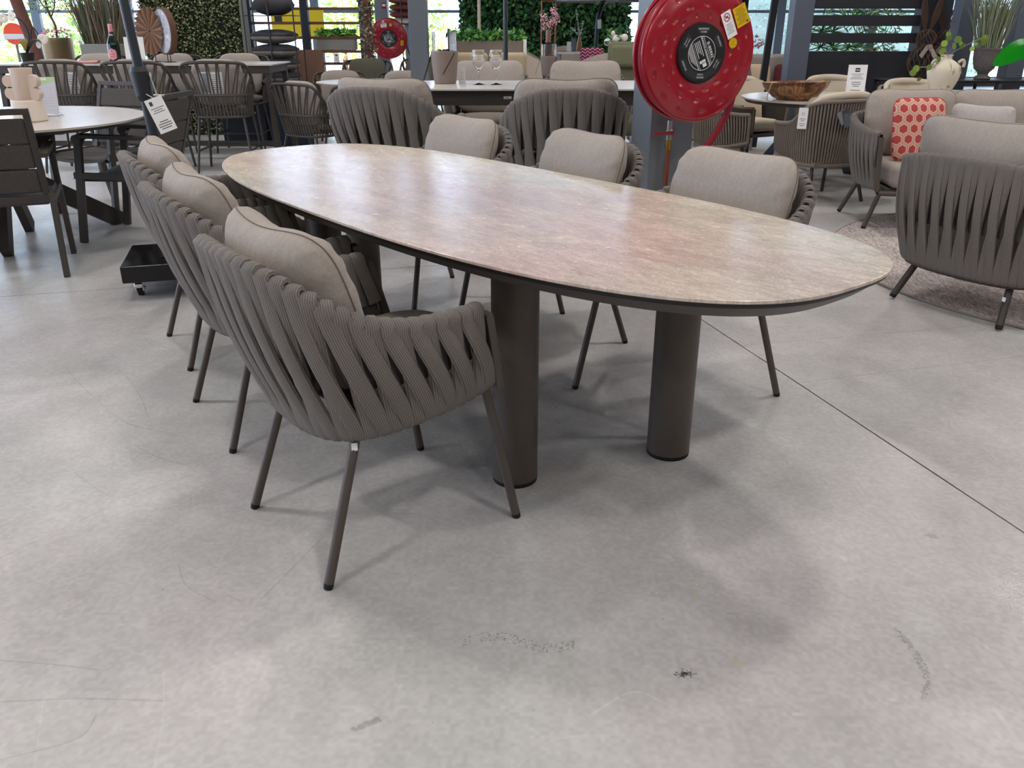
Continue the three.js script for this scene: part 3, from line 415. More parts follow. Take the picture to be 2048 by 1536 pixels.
function lantern(label, pos, s, turn = 0) {                          // tapered taupe pot with a strap groove and a clear glass cylinder
  const t = thing('glass_lantern', label, 'lantern', pos, turn, 'taupe lanterns with glass cylinders'); t.scale.setScalar(s);
  part('body', lathe([[0, 0], [0.075, 0], [0.08, 0.006], [0.094, 0.13], [0.1, 0.215], [0.098, 0.222], [0.085, 0.222], [0.083, 0.2], [0, 0.2]], 40), M.lanternTaupe, t);
  part('glass_cylinder', lathe([[0.086, 0.2], [0.088, 0.2], [0.088, 0.352], [0.086, 0.352], [0.086, 0.2]], 40), M.clear2, t);
  part('strap', grid(14, 1, (u, v) => { const a = lerp(0.15, 1.1, u), y = lerp(0.06, 0.205, u), r = lerp(0.087, 0.101, u) + 0.002; return [Math.sin(a) * r, y + v * 0.012, Math.cos(a) * r]; }), M.black, t, 'thin dark leather strap'); 
  part('handle_strap', bar([-0.1, 0.2, 0], [-0.16, 0.02, 0.02], 0.03, 0.004, [1, 0, 0]), M.taupeDark, t);
  for (const [x, z] of [[0, 0], [0.03, 0.02], [-0.035, 0.015], [0.01, -0.035]]) part('ember', at(new THREE.IcosahedronGeometry(0.022, 1), x, 0.215, z), M.lava, t);
  return t;
}
M.lanternTaupe = std({ color: 0x84756d, roughness: 0.55 }); M.lava = std({ color: 0x5b4a48, roughness: 0.9 });
lantern('tall taupe lantern with a clear glass cylinder on the rectangular table', [-0.49, 0.875, -6.55], 1.0, -0.25);
{ const c = thing('price_card', 'small pale card standing beside the tall taupe lantern', 'card', [-0.37, 0.875, -6.62], 0.1); const f = flatCard(0.05, 0.11, 0.002, printed(48, 96, (g) => lines(g, 8, 30, 32, 4, 14, 4, '#cbb')), 'card', c); f.position.y = 0.0555; }
// ---------- fire hose reels ----------
Object.assign(M, { red: phys({ color: 0x9a0820, roughness: 0.28, clearcoat: 0.5, clearcoatRoughness: 0.15 }), hose: std({ color: 0x8e1128, roughness: 0.6 }), steelGrey: std({ color: 0x70777f, roughness: 0.45, metalness: 0.2 }), copper: std({ color: 0x93543c, roughness: 0.5, metalness: 0.8 }), brass: std({ color: 0xa8843f, roughness: 0.35, metalness: 0.9 }), hubBlack: std({ color: 0x111418, roughness: 0.5 }) });
const hubPrint = std({ map: canvasTex(512, 512, (g, w, h) => {
  g.fillStyle = '#0e1114'; g.fillRect(0, 0, w, h); g.save(); g.translate(256, 256);
  const seg = (a, txt, fs) => { g.save(); g.rotate(a); g.fillStyle = '#26292d'; g.beginPath(); g.moveTo(-78, -232); g.lineTo(78, -232); g.lineTo(48, -170); g.lineTo(-48, -170); g.fill(); g.fillStyle = '#c9cbcd'; g.textAlign = 'center'; g.font = fs; txt.forEach((q, i) => g.fillText(q, 0, -206 + i * 26)); g.restore(); };
  seg(0, ['WERKDRUK', '12 BAR'], 'bold 21px sans-serif'); seg(1.05, ['Fireline'], 'italic bold 25px serif'); seg(2.1, ['EN 671-1', 'DIN 14461'], 'bold 17px sans-serif'); seg(PI, ['WERKDRUK', '12 BAR'], 'bold 21px sans-serif'); seg(-2.1, ['Fireline'], 'italic bold 25px serif'); seg(-1.05, ['EN 671-1', 'DIN 14461'], 'bold 17px sans-serif'); seg(PI - 0.5, [], '10px sans-serif'); seg(-PI + 0.5, [], '10px sans-serif');
  g.strokeStyle = '#cfd1d3'; g.lineWidth = 6; g.fillStyle = '#0b0d0f'; g.beginPath(); g.arc(0, 0, 150, 0, 2 * PI); g.fill(); g.stroke(); g.beginPath(); g.arc(0, 0, 147, 0, 2 * PI); g.clip();
  g.rotate(1.13); g.fillStyle = '#e8e9ea'; g.textAlign = 'center'; g.font = 'bold 40px sans-serif'; g.fillText('D-BERKI', 10, -82); g.fillRect(-150, -70, 300, 4); g.font = 'bold 29px sans-serif'; g.fillText('BRANDSLANGHASPEL', 0, -36);
  g.font = '15px sans-serif'; for (let i = 0; i < 4; i++) g.fillRect(-118, -14 + i * 18, 150 - 22 * (i % 3), 7); g.fillRect(60, -16, 26, 66); g.fillStyle = '#0b0d0f'; g.font = 'bold 22px sans-serif'; g.fillText('2', 73, 26); g.fillStyle = '#e8e9ea'; g.fillRect(92, -16, 34, 44); g.fillRect(-150, 62, 300, 3); g.fillRect(-150, 76, 300, 8); for (let i = 0; i < 5; i++) g.fillRect(-110 + i * 8, 92 + i * 9, 190 - i * 22, 4); g.restore();
}), roughness: 0.5 });
const stickWhite = printed(128, 256, (g) => { g.strokeStyle = '#b3122c'; g.lineWidth = 9; g.beginPath(); g.arc(64, 56, 36, 0, 2 * PI); g.moveTo(40, 30); g.lineTo(88, 82); g.stroke(); g.fillStyle = '#222'; g.fillRect(44, 48, 14, 16); g.fillRect(68, 44, 12, 22); lines(g, 18, 120, 92, 8, 13, 4, '#555'); }, 0.4);
const stickYellow = std({ map: canvasTex(128, 160, (g) => { g.fillStyle = '#e2b90b'; g.fillRect(0, 0, 128, 160); lines(g, 12, 16, 104, 12, 11, 4, '#6a5606'); g.fillStyle = '#333'; g.fillRect(96, 136, 18, 14); }), roughness: 0.4 }), stickRound = std({ map: canvasTex(96, 96, (g) => { g.fillStyle = '#e2b90b'; g.fillRect(0, 0, 96, 96); g.strokeStyle = '#5a4a06'; g.lineWidth = 3; g.beginPath(); g.arc(48, 48, 38, 0, 2 * PI); g.stroke(); lines(g, 24, 30, 48, 4, 11, 3, '#5a4a06'); }), roughness: 0.4 });
function hoseReel(label, pos, turn, stickers) {
  const t = thing('fire_hose_reel', label, 'hose reel', pos, turn, 'red fire hose reels'), R = 0.315;
  // front disc: dished, with a rolled rim and pressed dimples
  const dimples = []; for (let r = 0; r < 3; r++) for (let k = 0; k < 14; k++) { const a = (k + r * 0.37) / 14 * 2 * PI, q = [0.17, 0.217, 0.27][r]; dimples.push([q * Math.cos(a), q * Math.sin(a), a, [0.016, 0.02, 0.022][r]]); }
  const disc = (front) => grid(128, 36, (u, v) => { const a = u * 2 * PI, r = lerp(0.128, R, v), x = r * Math.cos(a), y = r * Math.sin(a); let z = 0.012 * Math.sin(PI * clamp((v - 0.0) / 0.92)) - (v > 0.92 ? 0.02 * ((v - 0.92) / 0.08) ** 2 : 0); if (front) for (const [dx, dy, da, s] of dimples) { const ex = (x - dx) * Math.cos(da) + (y - dy) * Math.sin(da), ey = -(x - dx) * Math.sin(da) + (y - dy) * Math.cos(da), q = (ex / (s * 0.55)) ** 2 + (ey / s) ** 2; if (q < 1) z -= 0.009 * (1 - q) ** 1.4; } return [x, y, z]; });
  const f = part('front_disc', disc(true), M.red, t, 'red dished disc with pressed dimples'); f.position.z = 0.12;
  const rim = part('rolled_rim', new THREE.TorusGeometry(R - 0.003, 0.009, 10, 80), M.red, f); rim.position.z = -0.014;
  part('hub_cap', at(new THREE.CylinderGeometry(0.134, 0.138, 0.012, 48), 0, 0, 0.008, PI / 2), M.hubBlack, f, 'black printed hub cap'); const hp = part('hub_print', new THREE.CircleGeometry(0.131, 48), hubPrint, f, 'white print on the hub'); hp.position.z = 0.0148;
  const b = part('rear_disc', disc(false), M.red, t); b.position.z = 0.036; part('rear_rim', new THREE.TorusGeometry(R - 0.003, 0.009, 10, 80), M.red, t).position.z = 0.03;
  for (let k = 0; k < 2; k++) part('hose_coil', new THREE.TorusGeometry(R - 0.024, 0.015, 10, 72), M.hose, t).position.z = 0.055 + k * 0.031;
  part('drum', at(new THREE.CylinderGeometry(0.2, 0.2, 0.07, 40), 0, 0, 0.075, PI / 2), M.red, t); part('mount', merge(box(0.14, 0.3, 0.02, 0, 0, -0.16), at(new THREE.CylinderGeometry(0.03, 0.03, 0.2, 20), 0, 0, -0.06, PI / 2)), M.red, t);
  const stk = (mat, w, h, x, y, rz, round) => { const m = part('sticker', round ? new THREE.CircleGeometry(w / 2, 32) : new THREE.PlaneGeometry(w, h), mat, f); m.position.set(x, y, 0.0155); m.rotation.z = rz; };
  if (stickers === 1) { stk(stickWhite, 0.058, 0.125, 0.142, 0.128, 0.47); stk(stickYellow, 0.075, 0.095, 0.208, 0.168, 0.47); stk(stickRound, 0.048, 0.048, 0.175, 0.045, 0, true); } else { stk(stickWhite, 0.1, 0.055, -0.07, 0.2, 0.15); stk(stickRound, 0.05, 0.05, 0.04, 0.21, 0, true); stk(stickYellow, 0.05, 0.08, 0.22, -0.07, -0.1); }
  part('hose_tail', tube(stickers === 1 ? [[0.285, 0.06, 0.03], [0.3, -0.12, 0.02], [0.285, -0.28, 0.0], [0.22, -0.43, -0.03], [0.1, -0.58, -0.06], [0.0, -0.7, -0.08]] : [[0.28, 0.0, 0.03], [0.31, -0.16, 0.02], [0.37, -0.32, 0], [0.38, -0.42, 0], [0.3, -0.46, 0], [0.24, -0.3, 0.02]], stickers === 1 ? 0.0185 : 0.012, 30, 10), M.hose, t, 'dull red hose hanging down');
  return t;
}
const COLT = 0.3;
{
  const g = new THREE.Group();
  g.name = 'trim_1'; g.userData.kind = 'structure'; scene.add(g); g.position.set(0.82, 0, -4.78); g.rotation.y = COLT;
  part('column', merge(box(0.25, 4.58, 0.016, 0, 2.29, 0.11, 0.002), box(0.25, 4.58, 0.016, 0, 2.29, -0.11, 0.002), box(0.012, 4.58, 0.206, 0, 2.29, 0, 0.001), box(0.012, 4.58, 0.206, -0.119, 2.29, 0, 0.001)), M.steelGrey, g);
}
hoseReel('large red fire hose reel with yellow and white stickers on the grey column', [0.862, 1.145, -4.47], COLT + 0.1, 1);
{ // water supply of the reel: copper pipe, brass union, valve with red lever
  const p = thing('water_pipe', 'copper pipe with a brass union and red-lever valve below the hose reel', 'pipe', [0.83, 0, -4.6], COLT);
  part('pipe', cyl(0.012, 0.012, 0.66, 0, 0, 0, 16), M.copper, p, 'bare copper pipe'); part('union', merge(cyl(0.017, 0.017, 0.03, 0, 0.66, 0, 6), cyl(0.014, 0.014, 0.02, 0, 0.69, 0, 16)), M.brass, p, 'brass union');
  const v = part('valve', merge(cyl(0.016, 0.016, 0.025, 0, 0.71, 0, 8), at(new THREE.SphereGeometry(0.02, 16, 12), 0, 0.75, 0), cyl(0.015, 0.015, 0.045, 0, 0.765, 0, 8), rod([0, 0.75, 0], [0, 0.75, 0.03], 0.009)), M.steel, p, 'nickel ball valve'); part('lever', merge(box(0.11, 0.02, 0.006, -0.05, 0.75, 0.034, 0.003), at(new THREE.CylinderGeometry(0.012, 0.012, 0.007, 16), 0, 0.75, 0.034, PI / 2)), M.red, v, 'red lever handle');
  part('clip', box(0.05, 0.02, 0.06, 0, 0.35, -0.035), M.steel, p);
  const hx = part('hose_nozzle', merge(rod([0.2, 0.44, -0.02], [0.235, 0.36, 0.0], 0.012), rod([0.18, 0.36, 0.0], [0.21, 0.28, 0.02], 0.01)), M.white, p, 'white and red spray nozzle'); part('nozzle_ring', rod([0.212, 0.413, -0.012], [0.217, 0.401, -0.009], 0.0135), M.red, hx);
  part('bolt', rod([0.13, 0.61, -0.06], [0.19, 0.61, -0.05], 0.008), M.steel, p); part('bolt', rod([0.13, 0.27, -0.06], [0.165, 0.27, -0.05], 0.008), M.steel, p);
}
hoseReel('distant red fire hose reel in front of the ivy column', [-2.09, 1.06, -15.4], 0.12, 2);
for (const [n, x, z, w] of [[2, -0.93, -9.1, 0.18], [3, -2.22, -15.69, 0.22]]) { const g = new THREE.Group(); g.name = `trim_${n}`; g.userData.kind = 'structure'; scene.add(g); g.position.set(x, 0, z); part('column', box(w, 4.58, w, 0, 2.29, 0, 0.004), M.steelGrey, g); }
{ const b = thing('alarm_box', 'small red call point box on a grey column above the distant reel', 'alarm', [-2.16, 1.53, -15.55]); part('body', box(0.085, 0.085, 0.04, 0, 0.04, 0), M.red, b); part('plate', box(0.05, 0.035, 0.004, 0, 0.045, 0.022, 0.001), M.white, b); }
// ---------- foliage helpers ----------
const leafGeo = (() => { const g = new THREE.BufferGeometry(); g.setAttribute('position', new THREE.Float32BufferAttribute([0, 0, 0, 0.32, 0.5, 0.12, 0, 1, 0, -0.32, 0.5, 0.12, 0, 0.5, -0.02], 3)); g.setAttribute('uv', new THREE.Float32BufferAttribute([0.5, 0, 1, 0.5, 0.5, 1, 0, 0.5, 0.5, 0.5], 2)); g.setIndex([0, 1, 4, 1, 2, 4, 2, 3, 4, 3, 0, 4]); g.computeVertexNormals(); return g; })();
const bladeGeo = (() => { const g = new THREE.BufferGeometry(); g.setAttribute('position', new THREE.Float32BufferAttribute([-0.5, 0, 0, 0.5, 0, 0, 0.35, 0.5, 0.02, -0.35, 0.5, 0.02, 0, 1, 0.12], 3)); g.setAttribute('uv', new THREE.Float32BufferAttribute([0, 0, 1, 0, 1, 0.5, 0, 0.5, 0.5, 1], 2)); g.setIndex([0, 1, 2, 0, 2, 3, 3, 2, 4]); g.computeVertexNormals(); return g; })();
M.leaf = phys({ color: 0xffffff, roughness: 0.55, side: THREE.DoubleSide });
function foliage(parent, n, place, colors, geo = leafGeo, name = 'foliage', mat = M.leaf) {  // place(i) -> {p, s, d?, w?}
  const m = new THREE.InstancedMesh(geo, mat, n), q = new THREE.Quaternion(), mm = new THREE.Matrix4(), c = new THREE.Color();
  for (let i = 0; i < n; i++) { const { p, s, d, w = s, spin = rr(0, 2 * PI) } = place(i); const dir = d ? V3(...d).normalize() : V3(rr(-1, 1), rr(-0.3, 1), rr(-1, 1)).normalize(); q.setFromUnitVectors(V3(0, 1, 0), dir).multiply(new THREE.Quaternion().setFromAxisAngle(V3(0, 1, 0), spin)); m.setMatrixAt(i, mm.compose(V3(...p), q, V3(w, s, s))); const [h, sa, l] = colors[Math.floor(rnd() * colors.length)]; m.setColorAt(i, c.setHSL(h + rr(-0.015, 0.015), sa, clamp(l + rr(-0.05, 0.05), 0.01, 0.95))); }
  m.name = name; m.userData.kind = 'stuff'; parent.add(m); return m;
}
const HEDGE = [[0.22, 0.32, 0.2], [0.2, 0.3, 0.28], [0.18, 0.3, 0.38], [0.25, 0.38, 0.12]], GREEN = [[0.36, 0.6, 0.1], [0.33, 0.55, 0.16], [0.3, 0.5, 0.22], [0.38, 0.6, 0.06]], FRESH = [[0.29, 0.7, 0.3], [0.27, 0.75, 0.38], [0.31, 0.6, 0.2]];
function hedge(label, pos, w, h, d, n, size, colors, group, back = 0x1c2415) {
  const t = thing('hedge_panel', label, 'hedge', pos, 0, group);
  part('backing', box(w, h, d * 0.5, 0, h / 2, -d * 0.25, 0), std({ color: back, roughness: 1 }), t);
  foliage(t, n, () => { const side = rnd() < 0.12; return { p: side ? [(rnd() < 0.5 ? -1 : 1) * w / 2, rr(0, h), rr(-d * 0.4, 0.02)] : [rr(-w / 2, w / 2), rr(0, h), rr(0, d * 0.5)], s: rr(0.7, 1.3) * size, d: [rr(-1, 1), rr(-0.6, 1), rr(0.1, 1)] }; }, colors);
  return t;
}
hedge('mottled artificial leaf panel behind the bar table', [-3.83, 0, -10.95], 1.2, 2.2, 0.1, 7000, 0.034, HEDGE);
hedge('large dark green plant wall far behind the rectangular table', [0.62, 0, -17.2], 3.1, 3.0, 0.25, 9000, 0.1, GREEN);
struct('trim_4', box(0.06, 2.3, 0.12, -3.2, 1.15, -10.95, 0.004), std({ color: 0x6d7268, roughness: 0.6 }));
// ---------- plants and pots at the left windows ----------
Object.assign(M, { bark: std({ map: clothMap(104, 70, 62, 40, 6), roughness: 0.95 }), bronze: std({ color: 0x7a6a4c, roughness: 0.35, metalness: 0.6 }), greyPot: std({ color: 0x8b8b88, roughness: 0.7 }), woodSlice: std({ color: 0x5a3c2b, roughness: 0.7 }) });
solo('tree_trunk', tube([[0, 0, 0], [-0.03, 0.6, 0.02], [-0.1, 1.1, 0], [-0.2, 1.7, 0.02], [-0.26, 2.6, 0]], 0.068, 30, 12), M.bark, 'bare reddish tree trunk standing beside the left windows', 'trunk', [-5.72, 0, -11]);
{
  const t = thing('potted_tree', 'small potted tree with pink flowers at its foot in a bronze tub', 'potted tree', [-6.52, 0, -13]);
  part('tub', lathe([[0, 0], [0.17, 0], [0.21, 1.05], [0.216, 1.1], [0.2, 1.1], [0.19, 1.05], [0, 1.05]], 32), M.bronze, t);
  part('trunk', merge(tube([[0, 1.05, 0], [0.02, 1.25, 0], [-0.03, 1.45, 0.02], [-0.06, 1.7, 0]], 0.016, 16, 8), tube([[-0.01, 1.38, 0], [0.07, 1.5, 0.03], [0.1, 1.65, 0.02]], 0.01, 10, 6), tube([[-0.02, 1.42, 0], [-0.13, 1.55, -0.03], [-0.18, 1.7, 0]], 0.01, 10, 6)), M.bark, t);
  foliage(t, 700, () => { const a = rr(0, 2 * PI), r = 0.32 * Math.sqrt(rnd()); return { p: [Math.cos(a) * r, 1.62 + rr(-0.18, 0.35), Math.sin(a) * r], s: rr(0.04, 0.08), w: 0.03 }; }, [[0.3, 0.3, 0.25], [0.28, 0.25, 0.35], [0.33, 0.3, 0.16]]);
  foliage(t, 160, () => { const a = rr(0, 2 * PI), r = 0.19 * Math.sqrt(rnd()); return { p: [Math.cos(a) * r, 1.1 + rr(0, 0.12), Math.sin(a) * r], s: rr(0.03, 0.05) }; }, [[0.94, 0.6, 0.6], [0.95, 0.7, 0.5], [0.3, 0.4, 0.3]], leafGeo, 'blossom');
}
{
  const t = thing('grass_planter', 'tall ornamental grass in a grey box planter behind the bottle', 'planter', [-4.7, 0, -10.5]);
  part('box_planter', merge(box(0.44, 1.07, 0.4, 0, 0.535, 0, 0.01)), M.greyPot, t);
  foliage(t, 900, () => { const x = rr(-0.19, 0.19), z = rr(-0.15, 0.15); return { p: [x, 1.06, z], s: rr(0.45, 0.85), w: 0.012, d: [x * 1.3 + rr(-0.22, 0.22), 1.4, z + rr(-0.2, 0.2)] }; }, [[0.3, 0.25, 0.1], [0.25, 0.2, 0.14], [0.08, 0.3, 0.2], [0.05, 0.35, 0.22]], bladeGeo, 'grass_blades');
}
{
  const w = thing('woven_disc', 'brown woven palm disc on a thin stand on the bar table', 'ornament', [-3.6, 0.928, -9.05], -0.6);
  for (let k = 0; k < 28; k++) { const a0 = k / 28 * 2 * PI, a1 = (k + 1) / 28 * 2 * PI, am = (a0 + a1) / 2; part('petal', grid(2, 6, (u, v) => { const a = lerp(a0, a1, u), r = lerp(0.01, 0.215 + 0.012 * (u === 0.5 ? 1 : 0), v); return [Math.cos(a) * r, 0.285 + Math.sin(a) * r, (u === 0.5 ? 0.022 : -0.004) * v + 0.004 * Math.sin(v * 20)]; }), std({ color: k % 2 ? 0x64432f : 0x86654b, roughness: 0.8, side: THREE.DoubleSide }), w); }
  part('stand', merge(rod([-0.02, 0, 0], [-0.02, 0.28, -0.012], 0.004), rod([0.03, 0, 0], [0.03, 0.28, -0.012], 0.004), box(0.12, 0.006, 0.09, 0, 0.003, 0)), M.black, w);
}
{
  const w = thing('wood_slice', 'round pale wood slice with dark bark edge on a thin stand', 'ornament', [-3.42, 0.928, -8.98], -0.82);
  part('bark_edge', at(new THREE.CylinderGeometry(0.215, 0.215, 0.06, 40), 0, 0.285, 0, PI / 2), M.woodSlice, w); part('face', at(new THREE.CylinderGeometry(0.2, 0.2, 0.066, 40), 0, 0.285, 0, PI / 2), std({ map: dataTex(128, 128, (u, v) => { const q = n16(u * 9 + 2 * n8(u * 5, v * 5), v * 12), s = 60 * (q - 0.5) + 30 * (n64(u * 40, v * 14) - 0.5); return [176 + s, 176 + s, 182 + s]; }), roughness: 0.5 }), w, 'pale polished face');
  part('stand', merge(rod([-0.03, 0, 0], [-0.03, 0.12, 0], 0.004), rod([0.04, 0, 0], [0.04, 0.12, 0], 0.004), box(0.14, 0.006, 0.09, 0, 0.003, 0)), M.black, w);
}
{ // orchid at the very left
  const t = thing('orchid', 'white orchid with dark stems and leaves at the left end of the bar table', 'flower', [-4.62, 0.928, -8.6]);
  part('pot', lathe([[0, 0], [0.05, 0], [0.065, 0.1], [0.06, 0.1], [0, 0.09]], 24), M.black, t);
  for (const p of [[[0, 0.1, 0], [0.05, 0.25, 0], [0.02, 0.38, 0.02], [-0.14, 0.44, 0.02]], [[0.01, 0.1, 0], [0.06, 0.2, 0.01], [0.1, 0.32, 0], [0.17, 0.22, 0.02]]]) part('stem', tube(p, 0.006, 16, 6), M.black, t);
  const petal = (x, y, z, s, r) => { const f = part('flower', merge(...[0, 1, 2, 3, 4].map((k) => at(new THREE.SphereGeometry(s, 10, 8).scale(1, 0.62, 0.16), 0, s * 0.75, 0, 0, 0, 0).rotateZ(k / 5 * 2 * PI))), M.petal, t); f.position.set(x, y, z); f.rotation.y = r; };
  M.petal = std({ color: 0xece4da, roughness: 0.7 });
  petal(-0.14, 0.4, 0.03, 0.03, 0.2); petal(-0.06, 0.42, 0.03, 0.034, -0.3); petal(-0.2, 0.37, 0.03, 0.032, 0.5); petal(0.19, 0.22, 0.03, 0.034, 0.2); petal(0.14, 0.17, 0.03, 0.024, -0.4);
  for (const [a, l] of [[0.4, 0.22], [2.5, 0.24], [4.1, 0.2], [5.4, 0.17]]) part('leaf', grid(4, 8, (u, v) => { const r = l * v, w = 0.035 * Math.sin(PI * clamp(v * 0.9 + 0.08)); return [Math.cos(a) * r - Math.sin(a) * (u - 0.5) * 2 * w, 0.1 + 0.12 * Math.sin(v * 2.4), Math.sin(a) * r + Math.cos(a) * (u - 0.5) * 2 * w]; }), std({ color: a > 4 ? 0x7d6c33 : 0x24392c, roughness: 0.45, side: THREE.DoubleSide }), t);
}
// ---------- cushion rack and slatted display ----------
Object.assign(M, { pillowDark: cloth(62, 62, 66, 18, 8), pillowGrey: cloth(124, 118, 112, 20, 8), pillowRed: cloth(122, 66, 60, 20, 8), rackSteel: std({ color: 0x3a3634, roughness: 0.5, metalness: 0.3 }), slatWood: std({ color: 0x6b4a3c, roughness: 0.7 }), board: std({ map: clothMap(120, 88, 70, 12, 2), roughness: 0.75 }), navy: std({ color: 0x2b313d, roughness: 0.45, metalness: 0.2 }) });
function rackOf(name, label, pos, w, h, y0) {
  const t = thing(name, label, 'rack', pos), x = w / 2, d = 0.2, p = [];
  for (const sx of [-1, 1]) for (const sz of [-1, 1]) p.push(rod([sx * x, 0, sz * d], [sx * x, h, sz * d], 0.008, 0.008, 8));
  for (const y of [y0, y0 + 0.0]) p.push(rod([-x, y, d], [x, y, d], 0.007), rod([-x, y, -d], [x, y, -d], 0.007), rod([-x, y, -d], [-x, y, d], 0.007), rod([x, y, -d], [x, y, d], 0.007));
  p.push(rod([0, 0, d + 0.004], [0, h, d + 0.004], 0.011)); part('frame', merge(...p), M.rackSteel, t); part('tray', box(w, 0.012, 2 * d, 0, y0, 0), M.rackSteel, t); return t;
}
rackOf('cushion_rack', 'dark wire rack holding a tall stack of scatter cushions', [-2.74, 0, -10.5], 0.56, 2.3, 0.64);
const scat = (label, x, y, z, w, th, turn, a, b, group) => { const t = thing('scatter_cushion', label, 'cushion', [x, y, z], turn, group); const top = at(pillow(w, w * 0.85, b ? th * 0.8 : th, { n: 5, seg: 14, wr: 0.006, ph: x * 9 + y * 5, puff: 0.62 }), 0, 0, 0, -PI / 2); part('cover', top, a, t); if (b) part('underside', at(pillow(w * 0.995, w * 0.845, th * 0.92, { n: 5, seg: 14, wr: 0.006, ph: 1 + y * 5, puff: 0.62 }), 0, -0.03, 0, -PI / 2), b, t, 'lighter underside'); return t; };
for (const [i, y] of [[0, 0.72], [1, 0.865], [2, 1.01], [3, 1.165]]) scat(['scatter cushion at the bottom of the wire rack', 'scatter cushion second from the bottom of the wire rack', 'scatter cushion third from the bottom of the wire rack', 'scatter cushion fourth up in the wire rack, below the dark one'][i], -2.74, y, -10.5, 0.5, 0.145, rr(-0.15, 0.15), M.pillowDark, M.pillowGrey, 'two-tone cushions stacked in the wire rack');
scat('dark plump cushion at the top of the wire rack', -2.72, 1.48, -10.5, 0.46, 0.22, 0.1, M.pillowDark, null, 'two-tone cushions stacked in the wire rack');
{ const s = thing('rack_shelf', 'thin wire shelf under the top cushion of the rack', 'shelf', [-2.74, 1.368, -10.5]); part('shelf_plate', box(0.55, 0.008, 0.38, 0, 0, 0), M.rackSteel, s); }
{
  const t = thing('slatted_frame', 'slatted pergola wall with dark posts and brown slats in front of the windows', 'pergola', [-2.72, 0, -12]);
  for (const x of [-0.72, 0.02, 0.78]) part('post', box(0.1, 3.2, 0.1, x, 1.6, 0.06), M.navy, t);
  for (const [y, x0, x1] of [[1.466, -0.75, 0.78], [1.293, -0.75, 0.78], [1.114, -0.75, 0.78], [0.945, 0.06, 0.78], [0.795, 0.06, 0.78], [0.64, 0.06, 0.78], [1.64, -0.75, 0.78], [1.81, -0.75, 0.78], [1.98, -0.75, 0.78]]) part('slat', box(x1 - x0, 0.034, 0.03, (x0 + x1) / 2, y, 0, 0.002), M.slatWood, t);
  part('low_panel', box(0.7, 0.96, 0.03, -0.36, 0.48, 0), M.navy, t);
}
solo('board_panel', box(0.37, 0.96, 0.05, 0, 0.48, 0, 0.004), M.board, 'plain brown board standing beside the cushion rack', 'panel', [-2.6, 0.02, -11.5]);
{
  const p = thing('window_planter', 'taupe trough planter of bright green leaves on the slatted wall', 'planter', [-2.33, 0.962, -12.09]);
  part('trough', box(0.5, 0.17, 0.2, 0, 0.085, 0, 0.006), M.greyPot, p); foliage(p, 420, () => ({ p: [rr(-0.24, 0.24), rr(0.16, 0.24), rr(-0.1, 0.1)], s: rr(0.04, 0.075) }), FRESH);
}
{
  const p = thing('ivy_column', 'leafy ivy-covered post left of the distant hose reel', 'plant', [-1.85, 0, -11.7]);
  part('post', box(0.1, 2.4, 0.1, 0, 1.2, 0), M.bark, p); foliage(p, 1100, () => { const a = rr(0, 2 * PI), r = rr(0.05, 0.11); return { p: [Math.cos(a) * r, rr(0, 2.1), Math.sin(a) * r], s: rr(0.03, 0.06) }; }, [[0.2, 0.2, 0.2], [0.15, 0.2, 0.28], [0.08, 0.3, 0.25], [0.25, 0.25, 0.14]]);
}
rackOf('cushion_rack', 'pale wire rack with red-brown cushions behind the distant reel', [-2.05, 0, -17.2], 0.58, 2.3, 1.25);
for (const [i, y] of [[0, 1.33], [1, 1.45], [2, 1.57], [3, 1.69]]) scat(['pale cushion at the bottom of the red-brown cushion stack', 'red-brown cushion just above the pale one', 'red-brown cushion second above the pale one', 'red-brown cushion at the top of the far stack'][i], -2.05, y, -17.2, 0.5, 0.13, rr(-0.2, 0.2), i ? M.pillowRed : M.beige, null, 'cushions stacked in the far rack');
{ const s = thing('price_sign', 'small white price card on the slatted wall below the trough planter', 'sign', [-2.33, 0.812, -11.96]); const c = flatCard(0.075, 0.11, 0.003, printed(64, 96, (g) => { g.fillStyle = '#333'; g.fillRect(20, 12, 24, 18); lines(g, 10, 46, 44, 3, 12, 4, '#888'); }), 'card', s); c.position.y = 0.056; }
// ---------- rope armchairs at a small pale table ----------
M.olive = cloth(88, 86, 74, 18, 8);
const GR = 'rope armchairs at the small round table', ra = ropeStool('rope armchair turned right to the small round table, farthest left', [-1.93, 0, -8.42], 2.55, GR, -0.2);
dup(ra, [-1.36, 0, -8.25], PI + 0.1, 'rope armchair seen from behind, left of the rectangular table', GR);
dup(ra, [-1.22, 0, -10.1], 0.15, 'rope armchair with taupe cushion across the small round table', GR);
dup(ra, [-1.95, 0, -10.2], 0.3, 'rope armchair with taupe cushion left across the small round table', GR);
ropeStool('rope armchair with dark olive cushion behind the small round table', [-1.78, 0, -11.0], 0.1, 'olive cushioned rope armchairs', -0.1, M.olive);
ropeStool('rope armchair with dark olive cushion beside the narrow grey column', [-1.15, 0, -11.4], -0.1, 'olive cushioned rope armchairs', -0.1, M.olive);
{ const t = thing('small_round_table', 'small round white-topped table among rope armchairs', 'table', [-1.5, 0, -9.25]); part('tabletop', cyl(0.52, 0.525, 0.014, 0, 0.716, 0, 48), M.paleTop, t); part('pedestal', cyl(0.04, 0.04, 0.7, 0, 0.015, 0, 20), M.slingFrame, t); part('foot', cyl(0.26, 0.25, 0.018, 0, 0, 0, 32), M.slingFrame, t); }
